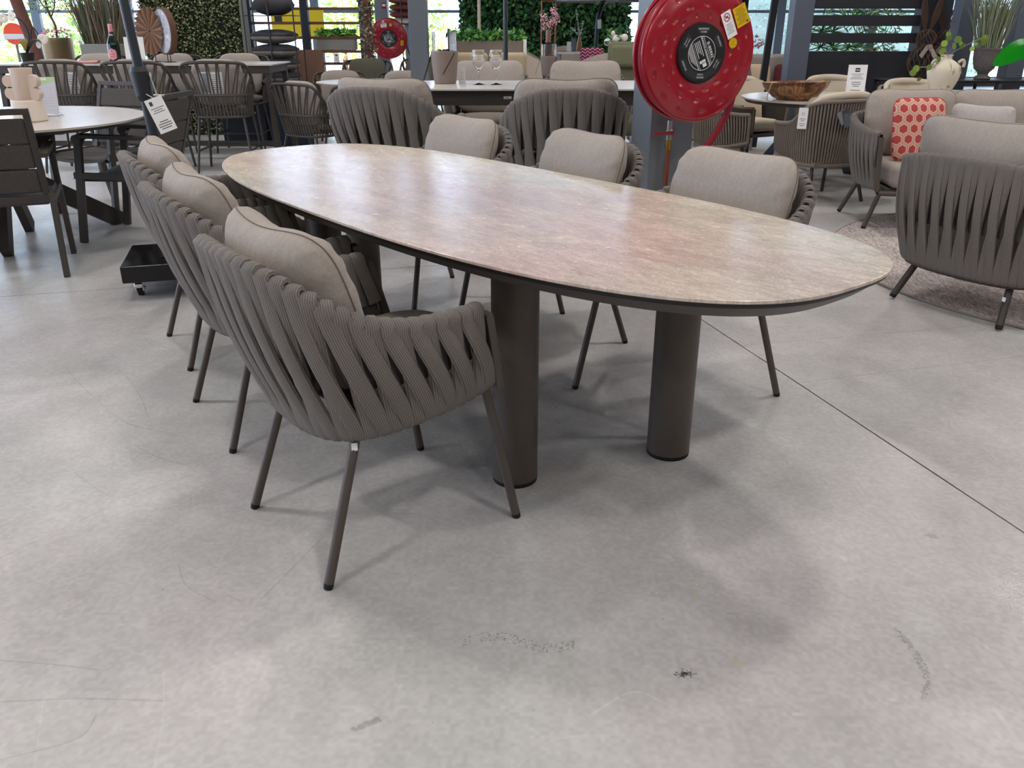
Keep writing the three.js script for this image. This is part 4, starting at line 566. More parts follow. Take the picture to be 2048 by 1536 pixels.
// ---------- planter divider, sofa, parasols, far furniture ----------
{
  const p = thing('planter_divider', 'long taupe planter wall topped with green plants behind the wine glasses', 'planter', [-0.27, 0, -9.6]);
  part('trough', box(0.78, 1.12, 0.28, 0, 0.56, 0, 0.008), std({ color: 0x867a6f, roughness: 0.7 }), p); part('edge_post', box(0.035, 1.13, 0.3, 0.405, 0.565, 0.02, 0.003), M.white, p, 'white end post');
  foliage(p, 900, () => ({ p: [rr(-0.4, 0.4), rr(1.1, 1.2), rr(-0.14, 0.16)], s: rr(0.035, 0.07), d: [rr(-1, 1), rr(-0.2, 1), rr(-0.5, 1)] }), [...FRESH, ...GREEN]);
}
{
  const s = thing('beige_sofa', 'beige two-seat sofa in front of the taupe planter wall', 'sofa', [-0.24, 0, -9.1]);
  part('frame', merge(box(0.84, 0.05, 0.6, 0, 0.25, 0), box(0.05, 0.6, 0.6, -0.42, 0.3, 0), box(0.05, 0.6, 0.6, 0.42, 0.3, 0)), M.greyPot, s); part('seat_cushion', box(0.76, 0.2, 0.55, 0, 0.38, 0.02, 0.05, 3), M.beigeWarm = cloth(178, 162, 134, 16, 6), s);
  for (const x of [-0.2, 0.2]) part('back_cushion', box(0.39, 0.56, 0.14, x, 0.73, -0.2, 0.05, 3), M.beigeWarm, s);
}
function parasolAt(label, pos, h, r, poleMat, canopyMat, group) {
  const t = thing('parasol', label, 'parasol', pos, 0, group); part('pole', rod([0, 0.05, 0], [0, h, 0], 0.022, 0.02), poleMat, t); part('foot', cyl(0.17, 0.16, 0.05, 0, 0, 0, 28), M.black, t);
  part('canopy', new THREE.ConeGeometry(r, 0.42, 8, 1, true).translate(0, h - 0.15, 0), canopyMat, t); for (let k = 0; k < 8; k++) { const a = k / 8 * 2 * PI; part('rib', rod([0, h + 0.03, 0], [Math.sin(a) * r, h - 0.37, Math.cos(a) * r], 0.006, 0.006, 6), poleMat, t); }
  return t;
}
M.canopy = phys({ color: 0x9a9aa2, roughness: 0.9, side: THREE.DoubleSide });
parasolAt('beige parasol pole in front of the dark green plant wall', [-0.43, 0, -12], 3.3, 1.2, M.beigePole = std({ color: 0xb3a793, roughness: 0.5 }), M.canopy, 'parasols standing among the far furniture');
parasolAt('thin dark parasol pole just right of the wine glasses', [-0.06, 0, -8.45], 3.3, 1.0, M.poleGrey, M.canopy, 'parasols standing among the far furniture');
{ // low grey cantilever parasol
  const t = thing('cantilever_parasol', 'grey cantilever parasol over the far tables with its curved mast', 'parasol', [1.22, 0, -13]);
  part('mast', tube([[-0.03, 0.05, 0], [-0.02, 0.8, 0], [0, 1.35, 0], [0.07, 1.55, -0.05], [0.12, 1.75, -0.1]], 0.028, 24, 10), M.poleGrey, t); part('canopy', at(new THREE.ConeGeometry(0.75, 0.22, 6, 1, true), 0.0, 1.68, 0), M.canopy, t); part('hub', cyl(0.03, 0.03, 0.16, 0.05, 1.55, -0.02), M.poleGrey, t); part('crank_box', box(0.05, 0.12, 0.05, 0.02, 1.28, 0.03), M.white, t, 'white label on the mast'); part('foot', box(0.5, 0.06, 0.5, 0, 0.03, 0), M.black, t);
  for (let k = 0; k < 6; k++) { const a = k / 6 * 2 * PI; part('rib', rod([0, 1.78, 0], [Math.sin(a) * 0.74, 1.575, Math.cos(a) * 0.74], 0.006, 0.006, 6), M.poleGrey, t); }
}
{ const t = thing('copper_frame', 'tall open copper frame stand behind the pink blossom', 'stand', [0.52, 0, -13]); const p = []; for (const x of [-0.1, 0.1]) for (const z of [-0.1, 0.1]) p.push(rod([x, 0, z], [x, 1.575, z], 0.008)); for (const y of [0.01, 1.575]) for (const q of [-0.1, 0.1]) p.push(rod([-0.1, y, q], [0.1, y, q], 0.008), rod([q, y, -0.1], [q, y, 0.1], 0.008)); part('frame', merge(...p), M.copper, t); }
{ const l2 = lantern('smaller taupe lantern on dark legs below the pink blossom', [0.43, 0.72, -10.5], 0.98); part('legs', merge(...[[1, 1], [1, -1], [-1, 1], [-1, -1]].map(([a, b]) => rod([a * 0.07, -0.735, b * 0.07], [a * 0.06, 0.01, b * 0.06], 0.008))), M.taupeDark, l2); }
{
  const t = thing('blossom_vase', 'bubble vase with pink blossom branches above the smaller lantern', 'vase', [0.43, 1.07, -10.75]);
  part('vase', lathe([[0, -0.0], [0.03, 0], [0.034, 0.02], [0.026, 0.035], [0.034, 0.055], [0.026, 0.075], [0.034, 0.095], [0.026, 0.115], [0.03, 0.135], [0.022, 0.15], [0, 0.14]], 24), std({ color: 0x8a5a52, roughness: 0.3 }), t); part('pedestal', cyl(0.05, 0.05, 1.06, 0, -1.07, 0, 20), M.taupeDark, t);
  for (const p of [[[0, 0.13, 0], [0.01, 0.22, 0], [0.06, 0.36, 0]], [[0, 0.13, 0], [-0.03, 0.2, 0.01], [-0.06, 0.3, 0]], [[0, 0.13, 0], [0.03, 0.2, 0], [0.09, 0.29, 0.02]]]) part('branch', tube(p, 0.004, 10, 5), M.bark, t);
  foliage(t, 330, (i) => { const b = [[0.06, 0.34], [-0.06, 0.27], [0.09, 0.27], [0.02, 0.2], [-0.03, 0.18], [0.05, 0.24]][i % 6]; return { p: [b[0] + rr(-0.04, 0.04), b[1] + rr(-0.04, 0.05), rr(-0.04, 0.04)], s: rr(0.016, 0.028) }; }, [[0.97, 0.6, 0.72], [0.96, 0.65, 0.62], [0.98, 0.5, 0.8]], leafGeo, 'blossom');
}
function farChair(label, pos, turn, mat, group, s = 1) {             // small tub chair with a wrap-round padded back
  const t = thing('tub_chair', label, 'chair', pos, turn, group); t.scale.setScalar(s);
  part('seat', box(0.5, 0.14, 0.5, 0, 0.42, 0.02, 0.05, 3), mat, t);
  part('back', (() => { const f = (k) => grid(20, 5, (u, v) => { const a = lerp(-0.62, 0.62, u) * PI + PI, r = 0.29 + k * 0.045 + 0.03 * v; return [Math.sin(a) * r, lerp(0.36, 0.62 + 0.22 * Math.cos((u - 0.5) * PI) ** 1.5, v) + (v > 0.9 ? 0.012 : 0), Math.cos(a) * r]; }); const a = f(0), b = f(1), c = grid(20, 1, (u, v) => { const al = lerp(-0.62, 0.62, u) * PI + PI, r = 0.32 + v * 0.045; return [Math.sin(al) * r, 0.632 + 0.22 * Math.cos((u - 0.5) * PI) ** 1.5, Math.cos(al) * r]; }); return merge(a, b, c); })(), mat, t);
  for (const [x, z] of [[-0.2, -0.2], [0.2, -0.2], [-0.2, 0.2], [0.2, 0.2]]) part('leg', rod([x * 1.15, 0, z * 1.15], [x, 0.36, z], 0.013), M.slingFrame, t);
  return t;
}
const GF = 'pale tub chairs around the far tables';
const fc = farChair('pale tub chair left of the smaller lantern', [0.3, 0, -11.6], 0.9, M.beige, GF, 1.12);
dup(fc, [0.92, 0, -14.6], 0.1, 'pale tub chair behind the far pale table', GF, 1.12); dup(fc, [0.16, 0, -13.9], 0.6, 'pale tub chair left of the copper frame foot', GF, 1.12); dup(fc, [0.98, 0, -11.35], -2.6, 'pale tub chair behind the zigzag cushion', GF, 1.12); dup(fc, [0.72, 0, -9.9], -2.2, 'grey-white tub chair right below the smaller lantern', GF, 1.0); dup(fc, [1.72, 0, -13.6], -0.7, 'pale tub chair right of the far pale table', GF, 1.12);
{ const t = thing('far_table', 'far pale table with vases in front of the plant wall', 'table', [0.9, 0, -13.1]); part('tabletop', box(0.5, 0.03, 0.6, 0, 0.905, 0), M.paleTop, t); for (const x of [-0.22, 0.22]) for (const z of [-0.24, 0.24]) part('leg', rod([x, 0, z], [x, 0.89, z], 0.02), M.greyPot, t); }
{ const v = thing('amber_vase', 'slim amber vase with eucalyptus sprigs on the far table', 'vase', [0.97, 0.92, -13.05]); part('vase', lathe([[0, 0], [0.03, 0], [0.042, 0.04], [0.038, 0.1], [0.02, 0.17], [0.016, 0.2], [0.02, 0.21], [0, 0.2]], 24), std({ color: 0xa9743c, roughness: 0.3 }), v); for (const p of [[[0, 0.2, 0], [-0.02, 0.35, 0], [-0.06, 0.52, 0]], [[0, 0.2, 0], [0.03, 0.3, 0], [0.05, 0.4, 0]], [[0, 0.2, 0], [-0.06, 0.26, 0], [-0.13, 0.32, 0]]]) part('sprig', tube(p, 0.003, 8, 5), M.white, v); foliage(v, 90, (i) => { const q = rnd(), k = i % 3; return { p: k === 0 ? [-0.06 * q, 0.24 + 0.3 * q, 0] : k === 1 ? [0.05 * q, 0.22 + 0.2 * q, 0] : [-0.13 * q, 0.2 + 0.12 * q, 0], s: rr(0.02, 0.035) }; }, [[0.4, 0.1, 0.7], [0.42, 0.1, 0.6]]); }
for (const [x, h, l, c] of [[0.82, 0.13, 'white card stand on the far table beside the amber vase', 0xdfe3ea], [0.89, 0.17, 'blue-grey box on the far table beside the amber vase', 0x5d6a75]]) solo('card_stand', box(0.06, h, 0.03, 0, h / 2, 0, 0.003), std({ color: c, roughness: 0.6 }), l, 'card', [x, 0.92, -13]);
{ // zigzag cushion
  const zz = std({ map: canvasTex(256, 256, (g) => { g.fillStyle = '#571030'; g.fillRect(0, 0, 256, 256); g.strokeStyle = '#c68aa2'; g.lineWidth = 7; for (let r = -1; r < 9; r++) { g.beginPath(); for (let i = 0; i <= 10; i++) g.lineTo(i * 25.6, r * 32 + (i % 2 ? 30 : 6)); g.stroke(); } }), roughness: 0.95 });
  const c = thing('zigzag_cushion', 'plum cushion with pink zigzag stripes on a far chair', 'cushion', [0.98, 0.72, -10.98], 0); const g = pillow(0.3, 0.3, 0.1, { n: 7, seg: 14 }); uvFrom(g, 0, 1, 3.3).translate(0, 0.15, 0); part('cover', g, zz, c); c.rotation.x = -0.15;
}
{ // olive recliner
  const r = thing('recliner', 'tall olive padded recliner beside the red hose reel', 'chair', [1.02, 0, -8.2], -0.35), mat = M.oliveLight = cloth(104, 104, 78, 14, 6);
  part('back', at(box(0.42, 0.66, 0.12, 0, 0, 0, 0.05, 4), 0, 0.8, -0.22, -0.12), mat, r); part('head_roll', at(box(0.34, 0.2, 0.1, 0, 0, 0, 0.045, 4), 0, 1.0, -0.16, -0.12), mat, r, 'loose head cushion'); part('seat', box(0.46, 0.16, 0.5, 0, 0.42, 0.05, 0.06, 4), mat, r); part('side', box(0.07, 0.3, 0.5, -0.26, 0.48, 0.02, 0.03, 3), mat, r); part('side', box(0.07, 0.3, 0.5, 0.26, 0.48, 0.02, 0.03, 3), mat, r); part('base', merge(cyl(0.25, 0.25, 0.03, 0, 0, 0, 32), cyl(0.04, 0.04, 0.34, 0, 0.02, 0, 16)), M.slingFrame, r);
}
{ const f = thing('white_bouquet', 'bouquet of white blooms with green leaves above the olive recliner', 'flower', [1.12, 0.86, -9.5]); part('vase', lathe([[0, 0], [0.06, 0], [0.07, 0.12], [0.055, 0.16], [0, 0.16]], 24), M.white, f); part('plinth', box(0.2, 0.86, 0.2, 0, -0.43, 0), M.greyPot, f); for (let k = 0; k < 12; k++) part('bloom', at(new THREE.IcosahedronGeometry(rr(0.025, 0.042), 1), rr(-0.12, 0.1), rr(0.18, 0.33), rr(-0.08, 0.08)), M.petal, f); foliage(f, 110, () => ({ p: [rr(-0.13, 0.13), rr(0.15, 0.36), rr(-0.1, 0.1)], s: rr(0.05, 0.1), w: 0.03 }), GREEN); }
// ---------- yard outside the windows ----------
for (const [x, z, h, r, l] of [[-15.5, -27, 2.2, 1.6, 'sunlit shrub outside the left windows'], [-12.4, -26, 2.0, 1.3, 'sunlit shrub outside behind the tree trunk'], [-9.3, -27, 2.3, 1.5, 'sunlit shrub outside behind the grass planter'], [-5.0, -27, 2.6, 1.4, 'sunlit shrub outside behind the cushion rack'], [-3.1, -28, 2.4, 1.2, 'sunlit shrub outside behind the slatted wall']]) { const t = thing('garden_shrub', l, 'shrub', [x, -0.07, z], 0, 'shrubs in the yard outside'); part('stem', cyl(0.08, 0.06, h * 0.6, 0, 0, 0, 8), M.bark, t); foliage(t, 900, () => { const a = rr(0, 2 * PI), b = rr(-1, 1), k = r * Math.cbrt(rnd()); return { p: [Math.cos(a) * k * Math.sqrt(1 - b * b), h * 0.55 + b * k * 0.75, Math.sin(a) * k * Math.sqrt(1 - b * b)], s: rr(0.16, 0.3) }; }, [[0.25, 0.55, 0.4], [0.22, 0.6, 0.5], [0.27, 0.5, 0.3]]); }
{ const t = thing('blue_container', 'light blue container standing in the yard outside the left windows', 'container', [-13.5, -0.07, -30]); part('body', box(5, 1.5, 2, 0, 0.75, 0), std({ color: 0x6fb2e0, roughness: 0.6 }), t); for (let k = 0; k < 12; k++) part('rib', box(0.08, 1.4, 0.05, -2.3 + k * 0.42, 0.75, 1.02), std({ color: 0x5a9fd0, roughness: 0.6 }), t); }
{ const t = thing('orange_sign', 'bright orange rounded sign with a white band by the left windows', 'sign', [-7.93, 0, -14.5]); part('panel', at(new THREE.CylinderGeometry(0.16, 0.16, 0.04, 32), 0, 1.14, 0, PI / 2), std({ color: 0xff4a12, roughness: 0.5 }), t); part('band', box(0.33, 0.08, 0.05, 0, 1.1, 0), M.white, t); part('post', cyl(0.02, 0.02, 1.0, 0, 0, 0), M.greyPot, t); }
{ const t = thing('yellow_banner', 'yellow banner board seen through the slatted wall', 'banner', [-4.1, 0, -17.5]); part('board', box(1.0, 0.55, 0.04, 0, 1.3, 0), std({ color: 0xf2d21a, roughness: 0.6 }), t); for (const x of [-0.45, 0.45]) part('post', box(0.04, 1.1, 0.04, x, 0.55, 0), M.greyPot, t); part('dark_patch', box(0.14, 0.16, 0.01, -0.36, 1.38, 0.024, 0.002), M.black, t); }
for (const [x, w, h, l] of [[-3.02, 0.5, 0.46, 'dark navy storage box on the floor behind the bar stools, left'], [-2.52, 0.4, 0.4, 'dark navy storage box on the floor behind the bar stools, right']]) { const t = thing('storage_box', l, 'box', [x, 0, -10.02], 0, 'storage boxes behind the bar table'); part('body', box(w, h, 0.3, 0, h / 2, 0, 0.01), M.boxNavy = M.boxNavy ?? std({ color: 0x161d2e, roughness: 0.6 }), t); part('lid', box(w * 1.03, 0.03, 0.31, 0, h + 0.015, 0, 0.008), M.boxNavy, t); }
// ---------- right: lounge group on a round rug ----------
M.rug = std({ map: dataTex(512, 512, (u, v) => { const s = (n256(u * 256, v * 42) - 0.5) * 90 + (n512(u * 512, v * 512) - 0.5) * 50 + (n16(u * 16, v * 16) - 0.5) * 14; return [172 + s, 162 + s, 158 + s]; }, { repeat: [1.1, 1.1] }), bumpMap: dataTex(256, 256, (u, v) => gray(128 + 120 * (n256(u * 256, v * 64) - 0.5)), { srgb: false, repeat: [1.1, 1.1] }), bumpScale: 0.004, roughness: 1 });
{ const r = thing('round_rug', 'large round woven rug in mottled beige under the lounge seats', 'rug', [3.525, 0.0005, -4.676]); part('weave', uvFrom(cyl(1.61, 1.612, 0.009, 0, 0, 0, 96)), M.rug, r); part('hem', new THREE.TorusGeometry(1.612, 0.006, 6, 120).rotateX(PI / 2).translate(0, 0.006, 0), std({ color: 0x8a7f79, roughness: 1 }), r); }
{
  const t = thing('woven_lounge_chair', 'low woven strap lounge chair with big cushion at the right edge', 'armchair', [2.316, 0.0098, -3.972], 2.084);
  const top = mirrorX([[-0.39, 0.6, 0.28], [-0.41, 0.605, 0.05], [-0.405, 0.63, -0.14], [-0.36, 0.665, -0.265], [-0.2, 0.693, -0.325], [0, 0.7, -0.335]]), bot = mirrorX([[-0.36, 0.25, 0.28], [-0.37, 0.225, 0.05], [-0.355, 0.215, -0.12], [-0.3, 0.21, -0.235], [-0.17, 0.206, -0.285], [0, 0.205, -0.295]]);
  part('rim_frame', tube(top, 0.013, 60, 8), M.taupe, t); part('base_frame', merge(tube(bot.map(([x, y, z]) => [x * 0.96, y - 0.02, z * 0.96]), 0.017, 60, 8), rod([-0.345, 0.23, 0.27], [0.345, 0.23, 0.27], 0.015)), M.taupeDark, t);
  wovenShell(t, top, bot, { count: 52, width: 0.043, thick: 0.022, slant: 1, bulge: 0.018 });
  for (const s of [-1, 1]) { roundLeg(t, [s * 0.282, 0, -0.3], [s * 0.235, 0.2, -0.2], 0.0165, M.taupeDark); roundLeg(t, [s * 0.31, 0, 0.3], [s * 0.26, 0.22, 0.22], 0.0165, M.taupeDark); }
  const sc = part('seat_cushion', box(0.7, 0.17, 0.6, 0, 0.33, 0.06, 0.05, 4), M.cushion, t), bc = part('back_cushion', pillow(0.8, 0.52, 0.24, { n: 5.5, sag: 0.015, seg: 26, wr: 0.008, puff: 0.6, bend: -0.05 }), M.cushion, t, 'large loose back cushion'); bc.position.set(0, 0.625, -0.155); bc.rotation.x = -0.2; part('seam', seamOf(0.8, 0.52, { n: 5.5, sag: 0.015, bend: -0.05, r: 0.003 }), M.cushion, bc);
  const s2 = part('sticker', box(0.016, 0.02, 0.002, -0.2605, 0.13, -0.276, 0.0005), M.white, t, 'small white sticker'); 
}
{
  const t = thing('woven_sofa', 'woven strap sofa with taupe cushions facing the rug', 'sofa', [3.31, 0.0096, -5.82], -0.06);
  const top = mirrorX([[-0.93, 0.605, 0.31], [-0.955, 0.615, 0.1], [-0.955, 0.645, -0.14], [-0.9, 0.68, -0.3], [-0.6, 0.7, -0.36], [0, 0.705, -0.37]]), bot = mirrorX([[-0.9, 0.28, 0.3], [-0.91, 0.27, 0.08], [-0.9, 0.265, -0.14], [-0.84, 0.26, -0.26], [-0.6, 0.26, -0.31], [0, 0.26, -0.32]]);
  part('rim_frame', tube(top, 0.013, 80, 8), M.taupe, t); part('base_frame', merge(tube(bot, 0.016, 80, 8), tube([[-0.93, 0.6, 0.325], [-0.92, 0.34, 0.34], [-0.905, 0.27, 0.345], [-0.84, 0.25, 0.345], [0, 0.25, 0.345], [0.84, 0.25, 0.345], [0.905, 0.27, 0.345], [0.92, 0.34, 0.34], [0.93, 0.6, 0.325]], 0.018, 80, 8), box(1.7, 0.03, 0.56, 0, 0.262, 0.03)), M.taupe, t);
  wovenShell(t, top, bot, { count: 84, width: 0.037, thick: 0.018, slant: 1 });
  for (const s of [-1, 1]) { roundLeg(t, [s * 0.92, 0, -0.33], [s * 0.84, 0.26, -0.22], 0.016); roundLeg(t, [s * 0.93, 0, 0.25], [s * 0.86, 0.26, 0.27], 0.016); }
  for (const x of [-0.42, 0.42]) part('seat_cushion', box(0.83, 0.15, 0.66, x, 0.355, 0.03, 0.045, 4), M.cushion, t);
  for (const [x, ph] of [[-0.47, 0], [0.0, 2], [0.47, 4]]) { const bc = part('back_cushion', pillow(0.62, 0.5, 0.22, { n: 5, sag: 0.02, seg: 22, wr: 0.009, ph, puff: 0.6 }), M.cushion, t); bc.position.set(x * 1.2, 0.625, -0.21); bc.rotation.x = -0.22; part('piping', seamOf(0.62, 0.5, { n: 5, sag: 0.02, r: 0.004 }), ph === 4 ? M.black : M.cushion, bc); }
}
{ // coral cushion with raised hexagons
  const hex = std({ map: canvasTex(512, 512, (g) => { g.fillStyle = '#cf9c8a'; g.fillRect(0, 0, 512, 512); const R = 49.27, Q = 1.155; for (let r = -1; r < 8; r++) for (let q = -1; q < 8; q++) { const x = q * 512 / 6 + (r % 2 ? 512 / 12 : 0), y = r * 512 / 6; for (const [k, c] of [[0.86, '#e2b7a3'], [0.66, '#b8484a']]) { g.fillStyle = c; g.beginPath(); for (let i = 0; i < 6; i++) g.lineTo(x + R * k * Math.sin(i * PI / 3), y + R * Q * k * Math.cos(i * PI / 3)); g.fill(); } } }), roughness: 0.95 });
  const c = thing('hexagon_cushion', 'coral cushion with a red hexagon pattern leaning in the sofa corner', 'cushion', [2.69, 0.44, -5.72], 0.12); const g = uvFrom(pillow(0.37, 0.4, 0.12, { n: 7, seg: 18, wr: 0.006 }), 0, 1, 2.55); at(g, 0, 0.2, 0); const m = part('cover', g, hex, c); m.rotation.x = -0.22; part('seam', seamOf(0.37, 0.4, { n: 7, r: 0.003 }).translate(0, 0.2, 0), std({ color: 0xb55a55, roughness: 0.95 }), m);
  M.paleGrey = cloth(182, 176, 174, 34, 7);
  const d = thing('grey_cushion', 'pale grey fleecy cushion beside the coral one on the sofa', 'cushion', [3.1, 0.44, -5.74], -0.05); const m2 = part('cover', at(pillow(0.42, 0.37, 0.13, { n: 7, seg: 18, wr: 0.006, sag: 0.02, ph: 2 }), 0, 0.185, 0), M.paleGrey, d); m2.rotation.set(-0.25, 0, -0.06);
}
// ---------- right: round table with ribbed rope chairs ----------
Object.assign(M, { ropeTaupe: std({ map: dataTex(64, 64, (u, v) => { const s = (n64(u * 64, v * 64) - 0.5) * 30; return [122 + s, 112 + s, 102 + s]; }, { repeat: [20, 20] }), roughness: 0.9 }), cream: cloth(204, 192, 172, 14, 7), bowlWood: std({ map: dataTex(512, 256, (u, v) => { const x = u * 512, y = v * 256, w = n32(u * 24, v * 6 + 2 * n16(u * 8, v * 8)), s = 50 * (w - 0.5) + 26 * Math.sin(w * 24), k = n8(u * 7, v * 5) < 0.32 ? -46 : 0; return [150 + s + k, 108 + s * 0.85 + k, 70 + s * 0.7 + k * 0.8]; }), roughness: 0.4 }) });
function ribbedChair(label, pos, turn, group) {
  const t = thing('ribbed_rope_chair', label, 'chair', pos, turn, group);
  const top = mirrorX([[-0.29, 0.57, 0.23], [-0.31, 0.575, 0.1], [-0.315, 0.6, -0.01], [-0.3, 0.7, -0.12], [-0.25, 0.745, -0.21], [-0.12, 0.755, -0.275], [0, 0.757, -0.285]]), bot = mirrorX([[-0.26, 0.34, 0.23], [-0.275, 0.31, 0.08], [-0.275, 0.3, -0.02], [-0.26, 0.295, -0.11], [-0.21, 0.29, -0.18], [-0.1, 0.29, -0.225], [0, 0.29, -0.23]]);
  part('rim_frame', tube(top, 0.017, 60, 8), M.ropeTaupe, t); part('seat_frame', merge(tube(bot, 0.017, 50, 8), rod([-0.26, 0.34, 0.23], [-0.29, 0.57, 0.23], 0.015), rod([0.26, 0.34, 0.23], [0.29, 0.57, 0.23], 0.015), box(0.46, 0.03, 0.44, 0, 0.3, 0.01)), M.ropeTaupe, t);
  const a = curve(top), b = curve(bot); for (let i = 0; i < 64; i++) { const s = (i + 0.5) / 64, A = a.getPointAt(s), B = b.getPointAt(s), C = A.clone().lerp(B, 0.5), n = V3(C.x, 0, C.z).normalize(); C.addScaledVector(n, 0.012); part('rope', tube([A.toArray(), C.toArray(), B.toArray()], 0.0095, 4, 5), M.ropeTaupe, t); }
  part('inner_panel', grid(30, 1, (u, v) => { const p = a.getPointAt(u).lerp(b.getPointAt(u), v); return [p.x * 0.95, p.y, p.z * 0.95]; }), M.taupeDark, t);
  for (const s of [-1, 1]) { part('leg', rod([s * 0.25, 0, 0.24], [s * 0.22, 0.3, 0.19], 0.014), M.taupeDark, t); part('leg', rod([s * 0.25, 0, -0.23], [s * 0.2, 0.3, -0.15], 0.014), M.taupeDark, t); }
  part('seat_cushion', box(0.42, 0.11, 0.38, 0, 0.385, 0.03, 0.04, 4), M.cream, t, 'cream seat cushion'); part('back_cushion', (() => grid(20, 8, (u, v) => { const al = lerp(-0.5, 0.5, u) * PI * 0.86, w = Math.sin(PI * u) ** 0.35, r = 0.25 - 0.05 * Math.sin(PI * v) * 0.6; return [Math.sin(al) * r, lerp(0.42, 0.74 + 0.06 * w, v), -Math.cos(al) * r * 0.94 + 0.0]; }))(), M.cream, t, 'cream back pad');
  part('back_pad_top', tube([[-0.24, 0.7, -0.1], [-0.2, 0.77, -0.18], [-0.1, 0.79, -0.225], [0, 0.795, -0.235], [0.1, 0.79, -0.225], [0.2, 0.77, -0.18], [0.24, 0.7, -0.1]], 0.03, 24, 8), M.cream, t);
  return t;
}
const GC = 'ribbed rope chairs around the table with the wooden bowl';
const rc = ribbedChair('ribbed taupe rope chair seen from behind with a white and a grey tag', [2.42, 0, -6.74], PI + 0.35, GC);
dup(rc, [1.88, 0, -7.75], 1.25, 'ribbed rope chair left of the bowl table, turned right, behind the hanging hose', GC);
dup(rc, [2.28, 0, -8.5], 0.5, 'ribbed rope chair with cream back behind the wooden bowl, left', GC); dup(rc, [3.1, 0, -8.6], -0.25, 'ribbed rope chair with cream back behind the wooden bowl, right', GC); dup(rc, [3.66, 0, -8.0], 0.1, 'ribbed rope chair with cream back left of the mottled jug', GC);
{
  const t = thing('bowl_table', 'round grey-topped table carrying the wooden bowl', 'table', [2.68, 0, -7.55]); part('tabletop', cyl(0.7, 0.702, 0.012, 0, 0.692, 0, 64), M.paleTop, t); part('edge_ring', cyl(0.66, 0.69, 0.03, 0, 0.662, 0, 64), M.taupeDark, t); for (const [x, z] of [[0.45, 0.4], [-0.45, 0.4], [0.45, -0.4], [-0.45, -0.4]]) part('leg', bar([x, 0.012, z], [x * 0.15, 0.665, z * 0.15], 0.09, 0.05), M.navyLeg = M.navyLeg ?? std({ color: 0x3a4250, roughness: 0.45 }), t);
}
{
  const b = thing('wooden_bowl', 'wide brown wooden bowl with a string loop on the round table', 'bowl', [2.33, 0.704, -7.3], 0.3); const g = lathe([[0, 0], [0.13, 0], [0.17, 0.02], [0.245, 0.1], [0.262, 0.14], [0.25, 0.138], [0.15, 0.05], [0, 0.03]], 48); const p = g.attributes.position; for (let i = 0; i < p.count; i++) { const a = Math.atan2(p.getX(i), p.getZ(i)), k = 1 + 0.05 * Math.sin(a * 2 + 0.6) + 0.02 * Math.sin(a * 5); p.setX(i, p.getX(i) * k); p.setZ(i, p.getZ(i) * k); p.setY(i, p.getY(i) * (1 + 0.08 * Math.sin(a + 1))); } g.computeVertexNormals(); part('bowl', g, M.bowlWood, b);
  part('string', tube([[-0.24, 0.125, 0.04], [-0.28, 0.13, 0.07], [-0.32, 0.06, 0.1], [-0.33, 0.008, 0.12], [-0.26, 0.006, 0.16], [-0.2, 0.006, 0.18]], 0.004, 30, 6), std({ color: 0x9a7f5f, roughness: 1 }), b, 'looped jute string');
}
{ const s = thing('chair_tag', 'white swing tag hanging on the ribbed rope chair back', 'tag', [2.15, 0.56, -6.485], -0.25); const c = flatCard(0.066, 0.15, 0.002, printed(64, 160, (g) => { g.strokeStyle = '#555'; g.lineWidth = 2; g.beginPath(); g.arc(32, 46, 9, 0, 2 * PI); g.stroke(); lines(g, 10, 82, 44, 2, 14, 4, '#666'); lines(g, 10, 120, 44, 2, 14, 4, '#666'); }), 'card', s); c.position.y = 0.075; part('sleeve', box(0.07, 0.035, 0.003, 0, 0.165, 0, 0.0005), M.clear, s); }
{ const s = thing('chair_tag', 'grey diamond-shaped care tags hanging on the ribbed rope chair back', 'tag', [2.44, 0.56, -6.405], 0.3); for (const [x, y, r, c] of [[0, 0.1, 0.35, 0x4f535c], [-0.03, 0.09, 0.55, 0x8d9096], [0.015, 0.07, 0.2, 0x6a6e77]]) { const m = part('card', box(0.06, 0.1, 0.002, 0, 0, 0, 0.0005), std({ color: c, roughness: 0.4 }), s); m.position.set(x, y, x * 0.06); m.rotation.z = r; } }
{ const s = thing('price_sign', 'upright white price sign with a dark square behind the sofa corner', 'sign', [2.8, 0.704, -7.25], -0.1); const c = flatCard(0.15, 0.262, 0.003, printed(160, 280, (g) => { g.fillStyle = '#2d3036'; g.fillRect(60, 26, 40, 32); g.fillStyle = '#fff'; g.font = 'bold 14px sans-serif'; g.fillText('HDW', 64, 47); lines(g, 24, 74, 112, 4, 13, 4, '#777'); lines(g, 40, 140, 80, 3, 16, 5, '#555', 2); lines(g, 34, 206, 92, 4, 15, 5, '#555', 4); }), 'card', s); c.position.y = 0.14; c.rotation.x = -0.06; part('foot', box(0.12, 0.01, 0.06, 0, 0.005, 0), M.clear, s); }
{ const b = thing('white_daybed', 'low pale grey daybed base behind the hanging hose', 'daybed', [1.72, 0, -9.3]); part('deck', box(0.9, 0.06, 0.7, 0, 0.14, 0), M.greyPale = std({ color: 0xa8a8ab, roughness: 0.6 }), b); part('back_board', box(0.9, 0.36, 0.05, 0, 0.35, -0.3), M.greyPale, b); part('mattress', box(0.84, 0.1, 0.6, 0, 0.22, 0.02, 0.03, 3), M.cushion, b); for (const x of [-0.4, 0.4]) for (const z of [-0.3, 0.3]) part('leg', box(0.04, 0.11, 0.04, x, 0.055, z), M.greyPale, b); }
